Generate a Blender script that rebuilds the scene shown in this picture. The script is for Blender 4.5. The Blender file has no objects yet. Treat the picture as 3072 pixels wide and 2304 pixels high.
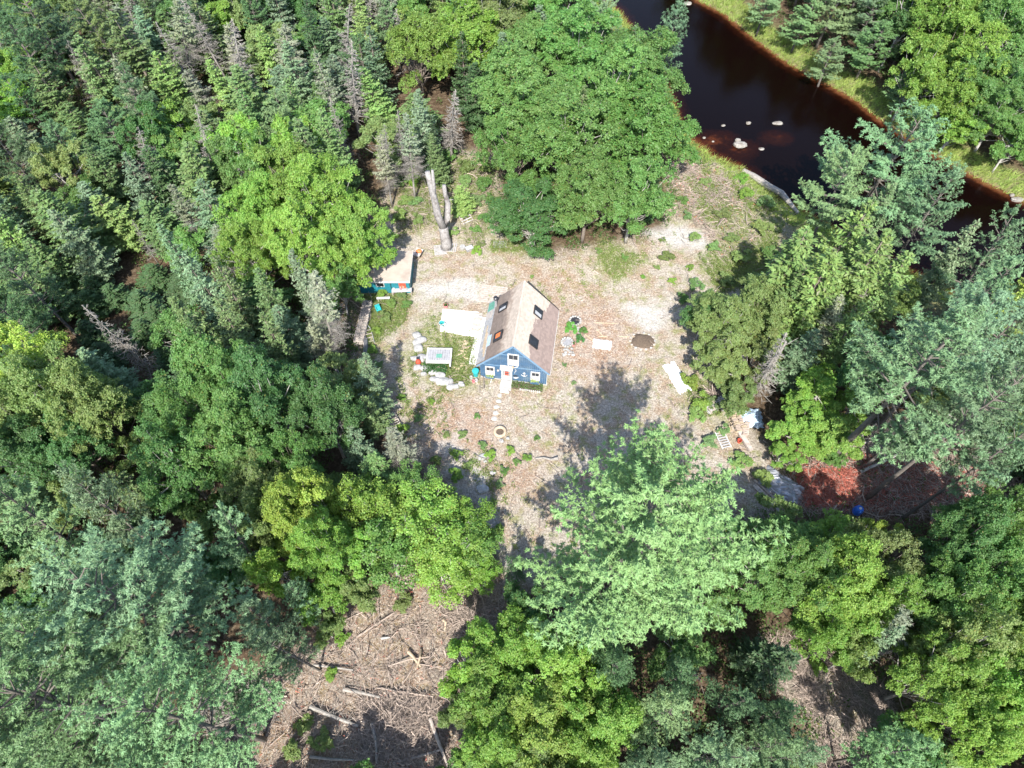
import bpy, math, random
import numpy as np
from mathutils import Vector, Matrix

# ------------------------------------------------------------------ camera, sky, sun, exposure
S = bpy.context.scene
C = S.collection
PITCH = math.radians(57.0)
FPX = 640.0
CH = 56.7
CY = -CH / math.tan(PITCH)
cd = bpy.data.cameras.new('camera')
cam = bpy.data.objects.new('camera', cd)
C.objects.link(cam)
cam.location = (0, CY, CH)
cam.rotation_euler = (math.pi / 2 - PITCH, 0, 0)
cd.sensor_width = 36
cd.lens = FPX / 1024 * 36
cd.clip_end = 5000
S.camera = cam
SUN_EL, SUN_AZ = math.radians(48), math.radians(6)      # shadows run away from the camera, slightly to the right
W_ = bpy.data.worlds.new('World')
S.world = W_
W_.use_nodes = True
nt = W_.node_tree
sky = nt.nodes.new('ShaderNodeTexSky')
sky.sky_type = 'NISHITA'
sky.sun_disc = False
sky.sun_elevation = SUN_EL
sky.sun_rotation = math.pi + SUN_AZ
bg = nt.nodes['Background']
nt.links.new(sky.outputs[0], bg.inputs[0])
bg.inputs[1].default_value = 0.15
sd = bpy.data.lights.new('sun', 'SUN')
sd.energy = 4.4
sd.angle = math.radians(0.5)
sd.color = (1, .96, .89)
sun = bpy.data.objects.new('sun', sd)
C.objects.link(sun)
dv = Vector((math.sin(SUN_AZ) * math.cos(SUN_EL), math.cos(SUN_AZ) * math.cos(SUN_EL), -math.sin(SUN_EL)))
sun.rotation_euler = dv.to_track_quat('-Z', 'Y').to_euler()
S.view_settings.view_transform = 'Standard'
S.view_settings.look = 'None'
S.view_settings.exposure = 1.32
S.view_settings.gamma = 1
S.view_settings.use_curve_mapping = False
S.cycles.max_bounces = 5
S.cycles.diffuse_bounces = 3
S.cycles.transparent_max_bounces = 8

rng = np.random.default_rng(7)
random.seed(7)
F_ = np.array([0, math.cos(PITCH), -math.sin(PITCH)])
U_ = np.array([0, math.sin(PITCH), math.cos(PITCH)])
CAM = np.array([0, CY, CH])


# --- measuring helpers: a spot seen in the photograph (pixels of the 3072 wide picture) becomes a place on the level z
def N(nx, ny, z=0.0):
    u = (nx / 3 - 512) / FPX
    v = (384 - ny / 3) / FPX
    d = F_ + np.array([u, 0, 0]) + v * U_
    t = (z - CH) / d[2]
    return CAM + d * t


def P(sx, sy, z=0.0):        # the same from a 2212 wide view of it
    return N(sx * 3072 / 2212, sy * 3072 / 2212, z)


def proj(p):                 # world -> 2212-wide picture
    d = np.atleast_2d(p) - CAM
    zz = np.maximum(d @ F_, .01)
    return np.stack([(512 + FPX * d[:, 0] / zz) * 2.1602, (384 - FPX * (d @ U_) / zz) * 2.1602], 1)


def dist_at(p):
    return float((np.asarray(p) - CAM) @ F_)


# ------------------------------------------------------------------ mesh helpers
class MB:
    def __init__(s):
        s.v = []; s.f = []; s.n = 0

    def add(s, v, f):
        v = np.asarray(v, float).reshape(-1, 3)
        f = np.asarray(f, int)
        s.v.append(v); s.f.append(f + s.n); s.n += len(v)

    def box(s, x0, x1, y0, y1, z0, z1, M=None):
        v = np.array([[x, y, z] for z in (z0, z1) for y in (y0, y1) for x in (x0, x1)], float)
        if M is not None:
            v = v @ np.array(M)[:3, :3].T + np.array(M)[:3, 3]
        s.add(v, [[0, 2, 3, 1], [4, 5, 7, 6], [0, 1, 5, 4], [2, 6, 7, 3], [0, 4, 6, 2], [1, 3, 7, 5]])
        return s

    def beam(s, a, b, w, h):
        a = Vector(a); b = Vector(b); d = b - a; L = d.length
        q = d.to_track_quat('Y', 'Z')
        M = Matrix.Translation(a) @ q.to_matrix().to_4x4()
        return s.box(-w / 2, w / 2, 0, L, -h / 2, h / 2, M)

    def prism(s, poly, y0, y1):       # polygon in x,z extruded along y
        n = len(poly)
        v = [[x, y0, z] for x, z in poly] + [[x, y1, z] for x, z in poly]
        s.add(v, [[i, (i + 1) % n, n + (i + 1) % n, n + i] for i in range(n)])
        s.v.append(np.zeros((0, 3)))
        s.f.append(np.array([list(range(n))[::1]]) + s.n - 2 * n)
        s.f.append(np.array([list(range(2 * n - 1, n - 1, -1))]) + s.n - 2 * n)
        return s

    def slab(s, pts, z0, z1):         # polygon in x,y extruded along z
        n = len(pts)
        v = [[p[0], p[1], z0] for p in pts] + [[p[0], p[1], z1] for p in pts]
        s.add(v, [[i, (i + 1) % n, n + (i + 1) % n, n + i] for i in range(n)])
        s.f.append(np.array([list(range(n - 1, -1, -1))]) + s.n - 2 * n)
        s.f.append(np.array([list(range(n, 2 * n))]) + s.n - 2 * n)
        return s

    def tube(s, pts, rad, sides=6, cap=True):
        pts = np.asarray(pts, float); m = len(pts)
        rad = np.broadcast_to(np.asarray(rad, float), (m,))
        tg = np.gradient(pts, axis=0)
        tg /= np.linalg.norm(tg, axis=1)[:, None] + 1e-9
        ref = np.where(np.abs(tg[:, 2:3]) > .9, np.array([[1., 0, 0]]), np.array([[0., 0, 1]]))
        a = np.cross(tg, ref); a /= np.linalg.norm(a, axis=1)[:, None] + 1e-9
        b = np.cross(tg, a)
        an = np.arange(sides) / sides * 2 * np.pi
        ring = pts[:, None] + rad[:, None, None] * (np.cos(an)[None, :, None] * a[:, None] + np.sin(an)[None, :, None] * b[:, None])
        f = []
        for i in range(m - 1):
            for k in range(sides):
                f.append([i * sides + k, i * sides + (k + 1) % sides, (i + 1) * sides + (k + 1) % sides, (i + 1) * sides + k])
        n0 = s.n
        s.add(ring.reshape(-1, 3), f)
        if cap:
            s.f.append(np.array([list(range(sides))[::-1]]) + n0)
            s.f.append(np.array([list(range((m - 1) * sides, m * sides))]) + n0)
        return s

    def sticks(s, p0, p1, r0, r1, sides=3):
        p0 = np.atleast_2d(p0).astype(float); p1 = np.atleast_2d(p1).astype(float); n = len(p0)
        t = p1 - p0; t /= np.linalg.norm(t, axis=1)[:, None] + 1e-9
        ref = np.where(np.abs(t[:, 2:3]) > .9, np.array([[1., 0, 0]]), np.array([[0., 0, 1]]))
        a = np.cross(t, ref); a /= np.linalg.norm(a, axis=1)[:, None] + 1e-9
        b = np.cross(t, a)
        an = np.arange(sides) / sides * 2 * np.pi
        off = np.cos(an)[None, :, None] * a[:, None] + np.sin(an)[None, :, None] * b[:, None]
        r0 = np.broadcast_to(r0, (n,))[:, None, None]; r1 = np.broadcast_to(r1, (n,))[:, None, None]
        v = np.concatenate([p0[:, None] + off * r0, p1[:, None] + off * r1], 1).reshape(-1, 3)
        base = (np.arange(n) * 2 * sides)[:, None]
        for k in range(sides):
            k2 = (k + 1) % sides
            s.f.append(base + np.array([[k, k2, sides + k2, sides + k]]) + s.n)
        s.v.append(v); s.n += len(v)
        return s

    def rhomb(s, c, n, t, L, W):
        c = np.atleast_2d(c)
        t = t - n * (t * n).sum(1)[:, None]
        t /= np.linalg.norm(t, axis=1)[:, None] + 1e-9
        b = np.cross(n, t)
        L = np.broadcast_to(L, (len(c),))[:, None]; W = np.broadcast_to(W, (len(c),))[:, None]
        v = np.stack([c - t * L / 2, c + b * W / 2 - t * L * .05, c + t * L / 2, c - b * W / 2 - t * L * .05], 1).reshape(-1, 3)
        s.f.append(np.arange(len(c))[:, None] * 4 + np.array([[0, 1, 2, 3]]) + s.n)
        s.v.append(v); s.n += len(v)
        return s

    def blade(s, c, d, L, W, side=None):     # thin triangle from c along d
        if side is None:
            side = unit(np.cross(d, rng.normal(size=d.shape)))
        L = np.broadcast_to(L, (len(c),))[:, None]; W = np.broadcast_to(W, (len(c),))[:, None]
        v = np.stack([c - side * W / 2, c + side * W / 2, c + d * L], 1).reshape(-1, 3)
        s.f.append(np.arange(len(c))[:, None] * 3 + np.array([[0, 1, 2]]) + s.n)
        s.v.append(v); s.n += len(v)
        return s

    def lathe(s, prof, sides=12, c=(0, 0, 0)):
        an = np.arange(sides) / sides * 2 * np.pi
        v = np.array([[c[0] + r * np.cos(a), c[1] + r * np.sin(a), c[2] + z] for r, z in prof for a in an])
        f = [[i * sides + k, i * sides + (k + 1) % sides, (i + 1) * sides + (k + 1) % sides, (i + 1) * sides + k]
             for i in range(len(prof) - 1) for k in range(sides)]
        n0 = s.n
        s.add(v, f)
        s.f.append(np.array([list(range(sides))[::-1]]) + n0)
        s.f.append(np.array([list(range((len(prof) - 1) * sides, len(prof) * sides))]) + n0)
        return s

    def rock(s, c, rx, ry, rz, seed=0, sub=2):
        import bmesh
        bm = bmesh.new()
        bmesh.ops.create_icosphere(bm, subdivisions=sub, radius=1)
        v = np.array([x.co[:] for x in bm.verts]); f = [[q.index for q in p.verts] for p in bm.faces]
        bm.free()
        r = np.random.default_rng(seed)
        k = r.normal(size=(5, 3)); ph = r.uniform(0, 6, 5)
        m = 1 + sum(.07 * np.sin(v @ k[i] * 2.2 + ph[i]) for i in range(5))
        v = v * m[:, None]
        v = np.sign(v) * np.abs(v) ** .85
        s.add(v * [rx, ry, rz] + np.array(c), f)
        return s

    def build(s, name, mat, parent=None, smooth=False):
        me = mesh_from(s, name)
        if smooth:
            me.polygons.foreach_set('use_smooth', np.ones(len(me.polygons), bool))
        me.materials.append(mat)
        o = bpy.data.objects.new(name, me)
        C.objects.link(o)
        if parent is not None:
            o.parent = parent
        return o


def mesh_from(s, name):
    me = bpy.data.meshes.new(name)
    v = np.concatenate(s.v).astype(np.float32)
    idx = []; tot = []
    for f in s.f:
        f = np.atleast_2d(f)
        if f.size:
            idx.append(f.ravel()); tot.append(np.full(len(f), f.shape[1]))
    idx = np.concatenate(idx).astype(np.int32); tot = np.concatenate(tot).astype(np.int32)
    st = np.concatenate([[0], np.cumsum(tot)[:-1]]).astype(np.int32)
    me.vertices.add(len(v)); me.vertices.foreach_set('co', v.ravel())
    me.loops.add(len(idx)); me.loops.foreach_set('vertex_index', idx)
    me.polygons.add(len(tot)); me.polygons.foreach_set('loop_start', st)
    me.update(calc_edges=True)
    me.validate()
    me.polygons.foreach_set('use_smooth', np.zeros(len(me.polygons), bool))
    return me


def unit(a):
    return a / (np.linalg.norm(a, axis=-1, keepdims=True) + 1e-9)


def empty(name, loc, rz=0.0, label=None, cat=None, group=None):
    o = bpy.data.objects.new(name, None)
    o.empty_display_size = .3
    C.objects.link(o)
    o.location = tuple(float(x) for x in loc)
    o.rotation_euler = (0, 0, rz)
    return tag(o, label, cat, group)


USED = {}


def tag(o, label=None, cat=None, group=None, kind=None):
    if label:
        USED[label] = USED.get(label, 0) + 1
        o['label'] = label
    if cat: o['category'] = cat
    if group: o['group'] = group
    if kind: o['kind'] = kind
    return o


# ------------------------------------------------------------------ materials
def nodes(name):
    m = bpy.data.materials.new(name)
    m.use_nodes = True
    n = m.node_tree
    return m, n, n.nodes['Principled BSDF'], n.nodes['Material Output']


def noise(n, scale, detail=4, vec=None, rough=.6):
    x = n.nodes.new('ShaderNodeTexNoise')
    x.inputs['Scale'].default_value = scale
    x.inputs['Detail'].default_value = detail
    x.inputs['Roughness'].default_value = rough
    if vec is not None: n.links.new(vec, x.inputs['Vector'])
    return x.outputs[0]


def ramp(n, fac, stops):
    r = n.nodes.new('ShaderNodeValToRGB')
    e = r.color_ramp.elements
    while len(e) < len(stops): e.new(.5)
    for i, (p, c) in enumerate(stops):
        e[i].position = p
        e[i].color = (*c, 1) if len(c) == 3 else c
    n.links.new(fac, r.inputs[0])
    return r.outputs[0]


def mix(n, fac, a, b, mode='MIX'):
    m = n.nodes.new('ShaderNodeMix')
    m.data_type = 'RGBA'; m.blend_type = mode
    for sock, v in ((m.inputs[0], fac), (m.inputs[6], a), (m.inputs[7], b)):
        if hasattr(v, 'links'): n.links.new(v, sock)
        elif isinstance(v, (tuple, list)): sock.default_value = (*v, 1)
        else: sock.default_value = v
    return m.outputs[2]


def mth(n, op, a, b=0.0):
    m = n.nodes.new('ShaderNodeMath'); m.operation = op
    for i, v in enumerate((a, b)):
        if hasattr(v, 'links'): n.links.new(v, m.inputs[i])
        else: m.inputs[i].default_value = v
    return m.outputs[0]


def plain(name, col, rough=.7, var=.25, scale=6.0, bump=.0, metal=0.0, island=0.0, dirt=None):
    m, n, b, o = nodes(name)
    tc = n.nodes.new('ShaderNodeTexCoord').outputs['Object']
    f = noise(n, scale, 5, tc)
    lo = tuple(c * (1 - var) for c in col); hi = tuple(min(1, c * (1 + var)) for c in col)
    c = ramp(n, f, [(.3, lo), (.7, hi)])
    if dirt:
        c = mix(n, ramp(n, noise(n, scale * .3, 6, tc), [(.5, (0, 0, 0)), (.68, (1, 1, 1))]), c, dirt)
    if island:
        g = n.nodes.new('ShaderNodeNewGeometry')
        r = ramp(n, g.outputs['Random Per Island'], [(0, (1 - island,) * 3), (1, (1 + island * .6,) * 3)])
        c = mix(n, 1.0, c, r, 'MULTIPLY')
    n.links.new(c, b.inputs['Base Color'])
    b.inputs['Roughness'].default_value = rough
    b.inputs['Metallic'].default_value = metal
    if bump:
        bp = n.nodes.new('ShaderNodeBump'); bp.inputs['Strength'].default_value = bump
        bp.inputs['Distance'].default_value = .03
        n.links.new(noise(n, scale * 5, 5, tc), bp.inputs['Height'])
        n.links.new(bp.outputs[0], b.inputs['Normal'])
    return m


def leaf_material(name, transl=.35, hue=.03, val=.35, gloss=.35, warm=None):
    """leaf colour = the object's own colour, varied leaf by leaf"""
    m, n, b, o = nodes(name)
    oi = n.nodes.new('ShaderNodeObjectInfo')
    g = n.nodes.new('ShaderNodeNewGeometry')
    rp = g.outputs['Random Per Island']
    tc = n.nodes.new('ShaderNodeTexCoord').outputs['Object']
    hs = n.nodes.new('ShaderNodeHueSaturation')
    n.links.new(oi.outputs['Color'], hs.inputs['Color'])
    nz = noise(n, .9, 3, tc)
    n.links.new(mth(n, 'ADD', mth(n, 'MULTIPLY', rp, hue), mth(n, 'ADD', mth(n, 'MULTIPLY', nz, hue * 1.6), .5 - hue * 1.3)), hs.inputs['Hue'])
    n.links.new(mth(n, 'ADD', mth(n, 'MULTIPLY', mth(n, 'FRACT', mth(n, 'MULTIPLY', rp, 13.7)), val), mth(n, 'ADD', mth(n, 'MULTIPLY', nz, val * 1.2), 1 - val * 1.05)), hs.inputs['Value'])
    c = hs.outputs[0]
    if warm:
        c = mix(n, ramp(n, mth(n, 'FRACT', mth(n, 'MULTIPLY', rp, 41.3)), [(.985, (0, 0, 0)), (.99, (.6, .6, .6))]), c, warm)
    n.links.new(c, b.inputs['Base Color'])
    b.inputs['Roughness'].default_value = .55
    b.inputs['Specular IOR Level'].default_value = gloss
    tr = n.nodes.new('ShaderNodeBsdfTranslucent')
    n.links.new(mix(n, 1.0, c, (1.5, 1.6, .6), 'MULTIPLY'), tr.inputs[0])
    ms = n.nodes.new('ShaderNodeMixShader')
    ms.inputs[0].default_value = transl
    n.links.new(b.outputs[0], ms.inputs[1]); n.links.new(tr.outputs[0], ms.inputs[2])
    n.links.new(ms.outputs[0], o.inputs[0])
    return m


M = {}
M['leaf'] = leaf_material('broad_leaf', .38, .03, .4, .4, (.22, .16, .03))
M['pine'] = leaf_material('pine_needle', .16, .02, .35, .35)
M['spruce'] = leaf_material('spruce_needle', .15, .03, .45, .3, (.2, .17, .14))
M['grassy'] = leaf_material('grass_blade', .3, .03, .5, .2)
M['bark'] = plain('bark', (.17, .14, .115), .9, .35, 5, .6)
M['pinebark'] = plain('dark_pine_bark', (.12, .105, .09), .9, .35, 5, .6)
M['birch'] = plain('pale_bark', (.34, .32, .29), .8, .3, 4, .4)
M['dead'] = plain('dead_wood', (.25, .23, .205), .85, .3, 4, .3, island=.35)
M['snag'] = plain('weathered_snag', (.23, .215, .205), .85, .35, 5, .9, dirt=(.10, .085, .075))
M['stick'] = plain('slash_wood', (.33, .265, .22), .85, .3, 3, 0, island=.55)
M['redtwig'] = plain('rust_red_needles', (.38, .115, .08), .85, .4, 2, 0, island=.5)
M['litter'] = plain('dry_straw', (.42, .375, .31), .85, .3, 2, 0, island=.65)
M['blue'] = plain('blue_board_paint', (.045, .105, .19), .6, .2, 2.2, .15, island=.12, dirt=(.10, .155, .21))
M['bluetrim'] = plain('light_blue_trim', (.14, .235, .34), .5, .1, 3)
M['white'] = plain('white_paint', (.50, .50, .49), .5, .12, 5, dirt=(.36, .34, .31))
M['glass'] = plain('window_glass', (.03, .035, .045), .08, .2, 2)
M['blind'] = plain('window_blind', (.36, .36, .37), .6, .1, 3)
M['teal'] = plain('teal_board_paint', (.015, .16, .20), .5, .2, 3, .1)
M['rock'] = plain('pale_granite', (.31, .305, .295), .85, .3, 3, .5, dirt=(.19, .18, .15))
M['concrete'] = plain('pale_concrete', (.33, .325, .31), .7, .08, 2, .1)
M['metal'] = plain('grey_metal', (.24, .24, .25), .6, .25, 4, .2)
M['darkmetal'] = plain('dark_metal', (.05, .05, .055), .4, .3, 4, metal=.5)
M['oldwood'] = plain('weathered_wood', (.36, .31, .27), .85, .3, 4, .3, island=.35)
M['wood'] = plain('tan_wood', (.38, .30, .21), .8, .25, 4, .3, island=.2)
M['red'] = plain('red_paint', (.42, .07, .04), .5, .2, 4)
M['orange'] = plain('orange_plastic', (.6, .16, .05), .45, .15, 4)
M['cyan'] = plain('cyan_plastic', (.03, .32, .33), .4, .12, 4)
M['green'] = plain('green_corrugated', (.10, .26, .20), .5, .2, 4)
M['bluep'] = plain('blue_plastic', (.02, .12, .50), .35, .15, 4)
M['pink'] = plain('pink_plastic', (.6, .2, .22), .5, .15, 4)
M['tarp'] = plain('white_tarp', (.76, .77, .78), .5, .06, 3, .2)
M['silver'] = plain('silver_tarp', (.30, .31, .34), .35, .2, 3, .4, metal=.3)
M['bluetarp'] = plain('pale_blue_tarp', (.35, .45, .55), .4, .2, 3, .4)
M['dirt'] = plain('potting_soil', (.09, .065, .045), .9, .4, 8, .4)
M['greyroof'] = plain('grey_roll_roofing', (.27, .27, .275), .8, .3, 7, .4, dirt=(.42, .40, .37))
M['tanroof'] = plain('tan_felt_roof', (.36, .30, .25), .85, .1, 2, .3, dirt=(.28, .23, .19))
M['wetrock'] = plain('wet_river_rock', (.24, .225, .20), .6, .35, 3, .5, dirt=(.10, .08, .06))
M['soil_root'] = plain('root_plate_soil', (.16, .11, .075), .95, .4, 4, .6)


def shingle_material(name, side):
    m, n, b, o = nodes(name)
    tc = n.nodes.new('ShaderNodeTexCoord').outputs['Object']
    g = n.nodes.new('ShaderNodeNewGeometry')
    sp = n.nodes.new('ShaderNodeSeparateXYZ'); n.links.new(tc, sp.inputs[0])
    nz = noise(n, 1.3, 5, tc)
    # faded band along the ridge (object x is the distance from it), rosy below
    if side > 0:
        far = mth(n, 'MULTIPLY', mth(n, 'SUBTRACT', sp.outputs[1], 4.0), .32)
        f = mth(n, 'ADD', mth(n, 'SUBTRACT', sp.outputs[0], mth(n, 'ADD', 5.0, mth(n, 'MAXIMUM', far, 0.0))), mth(n, 'MULTIPLY', mth(n, 'SUBTRACT', nz, .5), 1.6))
        c = ramp(n, f, [(.0, (.44, .37, .305)), (.06, (.26, .195, .168))])
    else:
        f = mth(n, 'ADD', mth(n, 'SUBTRACT', 2.6, sp.outputs[0]), mth(n, 'MULTIPLY', mth(n, 'SUBTRACT', nz, .5), 2.2))
        c = ramp(n, f, [(.0, (.37, .31, .255)), (.35, (.25, .195, .155)), (.9, (.16, .125, .105))])
    r = ramp(n, g.outputs['Random Per Island'], [(0, (.84,) * 3), (1, (1.1,) * 3)])
    c = mix(n, 1.0, c, r, 'MULTIPLY')
    n.links.new(c, b.inputs['Base Color'])
    b.inputs['Roughness'].default_value = .9
    bp = n.nodes.new('ShaderNodeBump'); bp.inputs['Strength'].default_value = .4; bp.inputs['Distance'].default_value = .02
    n.links.new(noise(n, 30, 3, tc), bp.inputs['Height']); n.links.new(bp.outputs[0], b.inputs['Normal'])
    return m


M['shingleR'] = shingle_material('rosy_shingles', 1)
M['shingleL'] = shingle_material('brown_shingles', -1)

# ------------------------------------------------------------------ outlines measured on the ground (2212 wide picture)
CLEAR = [(880, 380), (1040, 360), (1060, 540), (1200, 575), (1420, 510), (1470, 350), (1620, 370), (1700, 450), (1610, 600), (1500, 700),
         (1480, 800), (1540, 900), (1620, 1010), (1500, 960), (1400, 930), (1200, 1000), (1110, 1060), (1150, 1240), (1090, 1200), (1040, 1050), (930, 950),
         (850, 890), (780, 790), (770, 650), (770, 560), (850, 540)]
YARD = [(870, 340), (1060, 330), (1100, 520), (1200, 540), (1420, 500), (1470, 350), (1620, 370), (1720, 450), (1650, 600), (1560, 720),
        (1540, 800), (1600, 900), (1700, 1010), (1760, 1100), (1600, 1130), (1400, 1200), (1180, 1260), (1090, 1270), (1040, 1100), (900, 970),
        (820, 890), (760, 790), (750, 650), (720, 560), (800, 500), (850, 420)]
SLASH = [(660, 1400), (800, 1290), (880, 1240), (1090, 1260), (1080, 1500), (1050, 1800), (420, 1800), (480, 1560), (560, 1480)]
SLASH2 = [(1640, 1380), (1780, 1380), (1930, 1500), (1960, 1760), (1700, 1760), (1760, 1560), (1640, 1460)]
BRUSH = [(1640, 1060), (1740, 1000), (1880, 940), (2100, 930), (2300, 960), (2300, 1140), (2060, 1120), (1880, 1120), (1720, 1110)]
REDS = [(1700, 1010), (1850, 980), (2010, 1000), (2190, 1010), (2120, 1080), (1880, 1110), (1720, 1100)]
GRAV = [[(1340, 652), (1445, 655), (1452, 690), (1415, 735), (1385, 715), (1365, 690)], [(1395, 500), (1470, 488), (1530, 505), (1520, 548), (1450, 535)],
        [(1010, 1000), (1035, 985), (1060, 1080), (1120, 1230), (1090, 1240), (1050, 1150)], [(960, 960), (985, 950), (1010, 1050), (985, 1050)],
        [(900, 610), (1020, 600), (1040, 650), (960, 640), (900, 650)]]
SNAGWEED = [(870, 350), (940, 330), (1060, 350), (1065, 500), (1010, 540), (990, 480), (900, 500), (850, 520), (870, 440)]
HILL = [(1450, 350), (1560, 360), (1640, 430), (1640, 520), (1560, 560), (1500, 480), (1430, 460)]
BROWN = [[(1190, 640), (1330, 660), (1370, 760), (1290, 820), (1200, 780)], [(950, 830), (1080, 900), (1060, 990), (940, 960), (900, 880)], [(1080, 560), (1250, 590), (1240, 640), (1130, 620)], [(1080, 990), (1150, 1000), (1140, 1060), (1090, 1060)], [(960, 570), (1030, 570), (1020, 610), (970, 600)]]
GREEN = [[(915, 690), (950, 675), (960, 715), (1030, 730), (1020, 830), (960, 850), (930, 800), (880, 790), (900, 730)],
         [(1440, 400), (1520, 360), (1640, 400), (1700, 470), (1650, 600), (1560, 640), (1500, 560), (1560, 500), (1450, 460)],
         [(780, 630), (890, 625), (880, 690), (820, 740), (815, 800), (790, 800), (785, 700)],
         [(1060, 520), (1160, 530), (1140, 545), (1060, 545)], [(1300, 520), (1400, 560), (1330, 610), (1290, 570)],
         [(1440, 800), (1530, 830), (1560, 900), (1510, 900)], SNAGWEED]
KEEP = [CLEAR, [(740, 1340), (880, 1275), (1030, 1330), (950, 1400), (930, 1480), (990, 1659), (560, 1659), (640, 1500), (660, 1440)],
        [(1690, 1400), (1790, 1480), (1890, 1560), (1890, 1659), (1800, 1659), (1770, 1500)],
        [(1720, 1020), (1850, 970), (2000, 940), (2212, 985), (2200, 1090), (1880, 1120), (1700, 1100)],
        [(1325, -60), (1520, -60), (1640, 60), (1800, 160), (1900, 225), (2000, 295), (2100, 360), (2230, 430), (2230, 570), (2060, 460), (1950, 300), (1720, 420), (1500, 300), (1490, 100)]]
DARKGAP = [(150, 560), (370, 540), (400, 690), (350, 830), (220, 800), (120, 680)]
RIV_NEAR = [(1130, -160), (1240, -60), (1335, 20), (1430, 150), (1480, 290), (1540, 335), (1600, 360), (1690, 430), (1800, 490), (1920, 560), (2080, 640), (2260, 740), (2450, 860)]
RIV_FAR = [(2750, 620), (2440, 540), (2300, 480), (2212, 440), (2130, 400), (2050, 358), (1960, 303), (1900, 263), (1850, 222), (1780, 182), (1700, 140), (1640, 97), (1560, 32), (1480, -10), (1400, -75), (1330, -160)]
RIVER = np.array([P(x, y, -.6)[:2] for x, y in RIV_NEAR + RIV_FAR])


def inpoly(pts, poly):
    pts = np.atleast_2d(pts); x, y = pts[:, 0], pts[:, 1]
    r = np.zeros(len(pts), bool)
    n = len(poly)
    for i in range(n):
        x0, y0 = poly[i]; x1, y1 = poly[(i + 1) % n]
        if y0 == y1: continue
        c = ((y0 > y) != (y1 > y)) & (x < (x1 - x0) * (y - y0) / (y1 - y0) + x0)
        r ^= c
    return r


def sdist(pts, poly):
    pts = np.atleast_2d(pts).astype(float)
    d = np.full(len(pts), 1e9)
    poly = np.asarray(poly, float)
    for i in range(len(poly)):
        a = poly[i]; b = poly[(i + 1) % len(poly)]; ab = b - a
        t = np.clip(((pts - a) @ ab) / (ab @ ab), 0, 1)
        d = np.minimum(d, np.linalg.norm(pts - a - t[:, None] * ab, axis=1))
    return np.where(inpoly(pts, poly), -d, d)


def W2(poly):
    return np.array([P(x, y, 0)[:2] for x, y in poly])


wYARD, wSLASH, wSLASH2, wBRUSH, wREDS = map(W2, (YARD, SLASH, SLASH2, BRUSH, REDS))
wGRAV = [W2(g) for g in GRAV]; wGREEN = [W2(g) for g in GREEN]; wBROWN = [W2(g) for g in BROWN]; wHILL = W2(HILL); wLAWN = W2([(860, 870), (960, 850), (1060, 900), (1110, 990), (1080, 1080), (1030, 1060), (960, 1040), (880, 960)])
_ph = rng.uniform(0, 6.28, (8, 3)); _fr = rng.normal(size=(8, 2))


def wob(xy, sc, amp):
    r = np.zeros(len(xy))
    for i in range(8):
        r += np.sin(xy @ _fr[i] / sc * (1 + i * .35) + _ph[i, 0]) / (1 + i * .35)
    return r * amp * .5


def ground_z(xy):
    xy = np.atleast_2d(xy)
    d = sdist(xy, RIVER)
    t = np.clip((d + 5) / 9, 0, 1); t = t * t * (3 - 2 * t)
    z = -1.9 + 1.9 * t
    z = z + wob(xy, 5, .10) * np.clip(d / 8, 0, 1) * np.clip(sdist(xy, wYARD) / 4, 0, 1)
    return z


def gz(x, y):
    return float(ground_z([[x, y]])[0])


def smooth(d, w, s=0):        # 1 inside, 0 outside with a ragged soft edge
    return np.clip(.5 - (d + s) / w, 0, 1)


# ------------------------------------------------------------------ ground, river
def axis(lo, hi, st):
    fine = np.arange(lo, hi + .01, st)
    far = np.array([4, 12, 30, 80, 200, 500, 1500])
    return np.concatenate([lo - far[::-1], fine, hi + far])


xs = axis(-100, 105, .6); ys = axis(-46, 122, .6)
X, Y = np.meshgrid(xs, ys)
XY = np.stack([X.ravel(), Y.ravel()], 1)
Z = ground_z(XY)
g = MB()
nx, ny = len(xs), len(ys)
ii = np.arange((ny - 1) * (nx - 1)); r_, c_ = ii // (nx - 1), ii % (nx - 1)
a0 = r_ * nx + c_
g.add(np.column_stack([XY, Z]), np.stack([a0, a0 + 1, a0 + nx + 1, a0 + nx], 1))
me = mesh_from(g, 'ground')
me.polygons.foreach_set('use_smooth', np.ones(len(me.polygons), bool))
dr = sdist(XY, RIVER)
zone = np.zeros((len(XY), 4), np.float32)
w1 = wob(XY, 1.6, 1.0); w2 = wob(XY[:, ::-1], 1.1, .8)
zone[:, 0] = np.maximum(smooth(sdist(XY, wYARD), 3.0, w1), np.maximum(smooth(sdist(XY, wSLASH), 3, w1), smooth(sdist(XY, wSLASH2), 3, w1)) * .75)
gr = np.max([smooth(sdist(XY, q), 2.5, w2) for q in wGREEN], axis=0)
gr = np.maximum(gr, np.clip(1.2 - np.abs(dr - 2.6 + w1 * .6) / 3.2, 0, 1))
zone[:, 1] = np.clip(gr, 0, 1)
zone[:, 2] = np.maximum(np.max([smooth(sdist(XY, q), 3.5, w1) for q in wBROWN], axis=0) * .85, np.maximum(smooth(sdist(XY, wREDS), 4, w1), smooth(sdist(XY, wSLASH), 4, w1) * .5))
zone[:, 3] = np.max([smooth(sdist(XY, q), 1.2, w2 * .8) for q in wGRAV], axis=0)
at = me.attributes.new('zone', 'FLOAT_COLOR', 'POINT')
at.data.foreach_set('color', zone.ravel())
at2 = me.attributes.new('bed', 'FLOAT', 'POINT')
at2.data.foreach_set('value', Z.astype(np.float32))
m, n, b, o = nodes('ground_soil')
tc = n.nodes.new('ShaderNodeTexCoord').outputs['Object']
za = n.nodes.new('ShaderNodeAttribute'); za.attribute_name = 'zone'
sp = n.nodes.new('ShaderNodeSeparateColor'); n.links.new(za.outputs['Color'], sp.inputs[0])
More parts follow.
